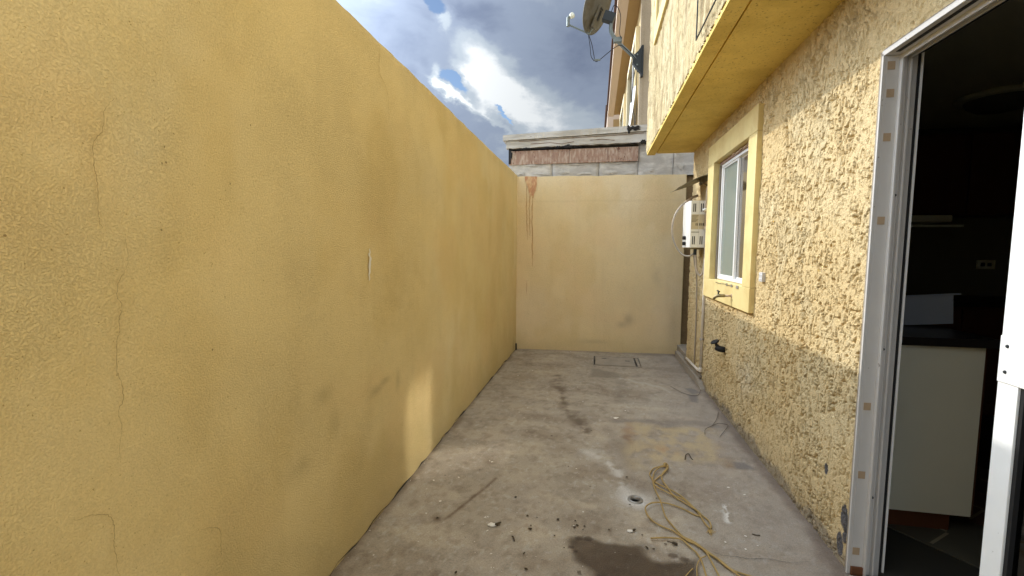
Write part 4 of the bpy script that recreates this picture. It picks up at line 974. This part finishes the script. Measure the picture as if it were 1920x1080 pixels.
MB().lathe([(0, .004), (.015, .003), (.017, 0)], (1.0103, 3.63, .975), (-1, 0, 0), 14).build('flange', M['copper'], tp)
vv = thing('wall_valve', 'black gate valve with a round handwheel standing out of the shaded stucco', 'valve', (1.02, 3.85, .52))
MB().tube([(1.045, 3.86, .515), (1.01, 3.88, .518), (.985, 3.89, .525), (.978, 3.893, .528)], [.022, .026, .022, .015], 12).build('valve_body', M['black'], vv, True)
MB().tube([(1.005, 3.885, .520), (.988, 3.90, .545), (.980, 3.905, .566)], [.018, .014, .008], 10).build('valve_neck', M['black'], vv, True)
Tv = Vector((-.45, -.1, .9)).normalized()
MB().lathe([(.010, -.005), (.030, -.006), (.037, 0), (.030, .007), (.010, .005), (0, .009)], (.977, 3.908, .570), Tv, 20).build('handwheel', M['black'], vv, True)
bx_ = thing('outdoor_socket', 'small white four-hole socket plate on the sunlit stucco right of the window', 'socket', (1.04, 3.09, 1.146))
B('plate', 1.024, 1.046, 3.062, 3.120, 1.118, 1.176, M['alu'], bx_, bevel=.003)
for y in (3.076, 3.104):
    for z in (1.133, 1.160):
        MB().lathe([(.0, .0015), (.006, .0015), (.0085, 0)], (1.0238, y, z), (-1, 0, 0), 10).build('socket_face', M['white'], bx_)
        MB().lathe([(0, .0022), (.0035, .0020)], (1.0236, y, z), (-1, 0, 0), 8).build('hole', M['ink'], bx_)
# wire rack on the upper wall
wr = thing('wire_bracket', 'thin dark wire frame hooked on the upper wall above the overhang', 'wire frame', (.53, 2.7, 2.5))
MB().tube([(.520, 2.745, 3.4), (.520, 2.745, 2.475)], .004, 6).build('wire', M['darksteel'], wr)
MB().tube([(.520, 2.752, 2.470), (.520, 2.3, 2.463), (.520, .6, 2.455)], .0042, 6).build('wire', M['darksteel'], wr)
MB().tube(spline([(.520, 2.745, 2.68), (.512, 2.71, 2.70), (.512, 2.66, 2.695)], 4), .0035, 6).build('hook', M['darksteel'], wr)

# ================================================================ COVER, DRAIN, ROPE, LITTER
mc = thing('inspection_cover', 'rectangular concrete inspection cover with two handle slots set in the far patio floor', 'manhole cover', (.27, 5.42, 0))
MB().box(0, .5445, 5.20, 5.207, -.05, .006).box(0, .5445, 5.643, 5.65, -.05, .006).box(0, .007, 5.2072, 5.6428, -.05, .006).box(.5375, .5445, 5.2072, 5.6428, -.05, .006).build('cover_rim', M['plinth'], mc)
B('cover_slab', .022, .478, 5.226, 5.634, -.04, .007, M['plinth'], mc, bevel=.006)
B('cover_slab', .500, .530, 5.226, 5.634, -.04, .003, M['plinth'], mc, bevel=.004)
B('pit', 0.0, .545, 5.20, 5.65, -.07, -.045, M['crack2'], mc)
for x, y in ((.10, 5.52), (.37, 5.44)): B('handle_slot', x, x+.055, y, y+.018, .0072, .0085, M['black'], mc)
dr = thing('floor_drain', 'small round metal floor drain with a dark open throat in the whitish ring', 'drain', (.235, 2.385, 0))
MB().lathe([(.025, -.022), (.026, -.006), (.030, -.004), (.039, -.006), (.041, -.012)], (.235, 2.385, 0), sides=32).build('drain_ring', M['drainmetal'], dr, True)
MB().lathe([(.026, -.008), (.026, -.07), (0, -.07)], (.235, 2.385, 0), sides=28).build('drain_throat', M['black'], dr, True)
MB().lathe([(0, -.030), (.013, -.030), (.015, -.034), (.015, -.05)], (.232, 2.382, 0), sides=18).build('drain_plug', M['brass'], dr, True)
rp = thing('rope', 'long loosely knotted ochre yellow rope lying across the patio floor near the drain', 'rope', (.45, 2.3, 0))
for i, st_ in enumerate(ROPE):
    r_ = random.Random(i); pts = []
    for k_, (a, b) in enumerate(st_):
        pts.append((a, b, .0065+r_.uniform(0, .006)+(.004 if i in (1, 3) else 0)))
    MB().tube(spline(pts, 7), .0036 if i not in (6, 7) else .0022, 7).build('rope_strand', M['rope'], rp, True)
for i in range(3):
    w = [(.447+.012*math.cos(t*1.05+i), 2.778+.016*math.sin(t*1.05+i*2), .010+.008*math.sin(t*.8+i)) for t in range(8)]
    MB().tube(spline(w, 5), .004, 7).build('knot', M['rope'], rp, True)
rf = MB(); r_ = random.Random(2)
for i in range(26):
    a = r_.uniform(-2.6, -.3); rf.tube([(.552, 2.160, .008), (.552+.03*math.cos(a)*r_.uniform(.3, 1), 2.160+.05*math.sin(a)*r_.uniform(.4, 1), .004)], [.0016, .0006], 4)
rf.build('frayed_end', M['rope'], rp)

def leafbit(mb_, x, y, s_, rnd_, z=.004):
    n = 7; a0 = rnd_.uniform(0, 6.28); el_ = rnd_.uniform(.35, .9); v = []
    for k_ in range(n):
        w = 2*math.pi*k_/n; q = s_*rnd_.uniform(.6, 1.1)
        px, py = q*math.cos(w), q*el_*math.sin(w)
        v.append((x+px*math.cos(a0)-py*math.sin(a0), y+px*math.sin(a0)+py*math.cos(a0), z+rnd_.uniform(0, .12)*s_))
    mb_.add(v, [tuple(range(n))])
DARK = [(-0.728, 2.006), (-0.387, 2.263), (-0.301, 2.108), (-0.253, 2.103), (-0.152, 2.108), (-0.274, 2.033), (-0.274, 2.006), (-0.157, 1.978), (-0.275, 1.832), (-0.108, 1.902), (-0.252, 1.737), (-0.526, 1.664), (-0.827, 2.413), (-0.648, 2.514), (-0.134, 2.664), (-0.001, 2.451), (-0.068, 2.112), (-0.058, 2.077), (-0.024, 2.077), (0.345, 2.397), (0.202, 2.306), (0.206, 2.599), (0.239, 2.059), (0.278, 1.969), (0.251, 1.972), (0.334, 2.012), (-0.418, 3.96), (-0.457, 4.29), (-0.932, 4.76), (-0.199, 3.256), (-0.003, 3.252), (-0.278, 3.098), (0.358, 4.327), (-0.321, 3.775), (0.09, 2.07), (-0.07, 2.06), (-0.03, 2.05)]
WHITE = [(-0.755, 2.875), (-0.616, 2.64), (-0.60, 2.63), (-0.765, 2.148), (-0.796, 2.032), (-0.502, 2.056), (-0.49, 2.062), (-0.467, 1.954), (-0.355, 1.969), (-0.504, 1.865), (-0.414, 1.801), (-0.902, 1.696), (-0.872, 2.346), (-0.743, 2.403), (-0.878, 2.25), (-0.521, 3.154), (-0.459, 3.148), (-0.063, 2.773), (-0.086, 2.643), (-0.074, 2.072), (0.751, 2.59), (0.737, 2.079), (0.676, 2.044), (0.601, 2.079), (-0.033, 2.195), (0.814, 2.525), (0.705, 2.143), (-0.103, 5.563), (-0.196, 5.543), (0.172, 3.533), (0.198, 3.552), (.185, 3.54), (.15, 3.56), (0.267, 3.727), (.29, 3.72), (0.271, 3.91), (-0.08, 3.882), (-0.388, 3.888), (-0.766, 3.764), (-0.666, 3.582), (-0.579, 3.514), (-0.518, 3.401), (-0.526, 3.626), (0.118, 3.213), (-0.259, 3.604), (-0.769, 4.576), (-0.649, 4.809), (-0.551, 4.453), (-0.141, 4.292), (-0.29, 5.835)]
r_ = random.Random(11); lm = MB()
for a, b in DARK: leafbit(lm, a, b, r_.uniform(.005, .012), r_)
for i in range(110):
    leafbit(lm, r_.uniform(-.98, 1.0), r_.uniform(1.6, 5.6), r_.uniform(.0015, .004), r_)
tag(lm.build('leaf_litter', M['litter']), 'scattered dark specks of dry leaf litter over the concrete floor', 'litter', kind='stuff')
wm = MB()
for a, b in WHITE: leafbit(wm, a, b, r_.uniform(.005, .010)*(2.6 if (a, b) in ((0.172, 3.533), (0.198, 3.552), (.185, 3.54)) else 1), r_)
for i in range(240): leafbit(wm, max(-1, min(1, r_.gauss(-.3, .5))), r_.uniform(1.6, 5.6), r_.uniform(.0010, .0038), r_)
tag(wm.build('paint_flecks', M['plaster']), 'small white flecks of paint and plaster spattered over the concrete floor', 'flecks', kind='stuff')
def chip(name, x, y, s_, mt, label, cat, seed, leaf=True):
    t_ = thing(name, label, cat, (x, y, 0)); rr = random.Random(seed)
    bm = bmesh.new(); bmesh.ops.create_icosphere(bm, subdivisions=2, radius=1)
    for v in bm.verts:
        f_ = rr.uniform(.75, 1.15); v.co = Vector((v.co.x*s_*f_+x, v.co.y*s_*.7*f_+y, max(0, v.co.z)*s_*.40*f_+.002))
    me = bpy.data.meshes.new('plaster_lump'); bm.to_mesh(me); bm.free(); me.materials.append(mt)
    link(bpy.data.objects.new('plaster_lump', me), t_)
    if leaf:
        mb_ = MB(); leafbit(mb_, x+s_*1.3, y+s_*.5, s_*.9, rr, .006); leafbit(mb_, x+s_*1.0, y-s_*.2, s_*.6, rr, .008); mb_.build('dry_leaf', M['litter'], t_)
chip('plaster_chip', -.455, 2.004, .021, M['plaster'], 'white lump of plaster with a dark leaf bit, lying left of the wet patch', 'plaster chip', 3)
chip('plaster_chip', .186, 2.082, .015, M['plaster'], 'small white and dark plaster crumb on the floor below the drain', 'plaster chip', 4)
tw = MB().tube(spline([(-.345, 1.935, .004), (-.338, 1.922, .010), (-.330, 1.905, .004)], 5), [.0035]*11, 6).build('twig', M['twig']); tag(tw, 'short curved black twig left of the wet patch', 'twig')
tw = MB().tube(spline([(.345, 2.035, .004), (.366, 2.018, .010), (.385, 2.020, .004)], 5), [.002]*5+[.006]*6, 6).build('twig', M['twig']); tag(tw, 'stubby dark twig right beside the rope above the wet patch', 'twig')
tw = MB().tube(spline([(.740, 2.167, .003), (.754, 2.157, .006), (.772, 2.163, .003)], 5), .0025, 5).build('twig', M['twig']); tag(tw, 'thin dark twig lying right of the chalk scuff', 'twig')
tw = MB().tube(spline([(.580, 2.902, .003), (.594, 2.955, .008), (.615, 2.973, .010), (.620, 2.927, .006), (.627, 2.907, .003)], 5), .003, 5).build('twig', M['twig']); tag(tw, 'small hooked twig on the brown patch behind the rope', 'twig')
wt_ = thing('loose_wire', 'thin brown wire curling on the floor near the foot of the house wall', 'wire', (.9, 3.55, 0))
for pts in ([(1.009, 3.838), (0.954, 3.662), (0.89, 3.527), (0.82, 3.427), (0.795, 3.34)], [(0.986, 3.576), (0.997, 3.52), (0.892, 3.32)], [(0.888, 3.521), (0.94, 3.561), (0.986, 3.576)], [(0.74, 4.5), (.82, 4.28), (.93, 4.25), (1.0, 4.42)]):
    MB().tube(spline([(a, b, .006+.006*(i % 2)) for i, (a, b) in enumerate(pts)], 6), .0016, 5).build('wire_strand', M['twig'], wt_)
sp = thing('weed_sprig', 'tiny green-brown weed sprig at the near edge of the wet patch', 'weed', (-.04, 1.75, 0))
for i in range(4): MB().tube([(-.04+.004*i, 1.75, .0), (-.043+.003*i, 1.752, .008+.003*i), (-.046+.006*i, 1.755, .015)], [.0008, .0014, .0003], 5).build('blade', M['twig'], sp)
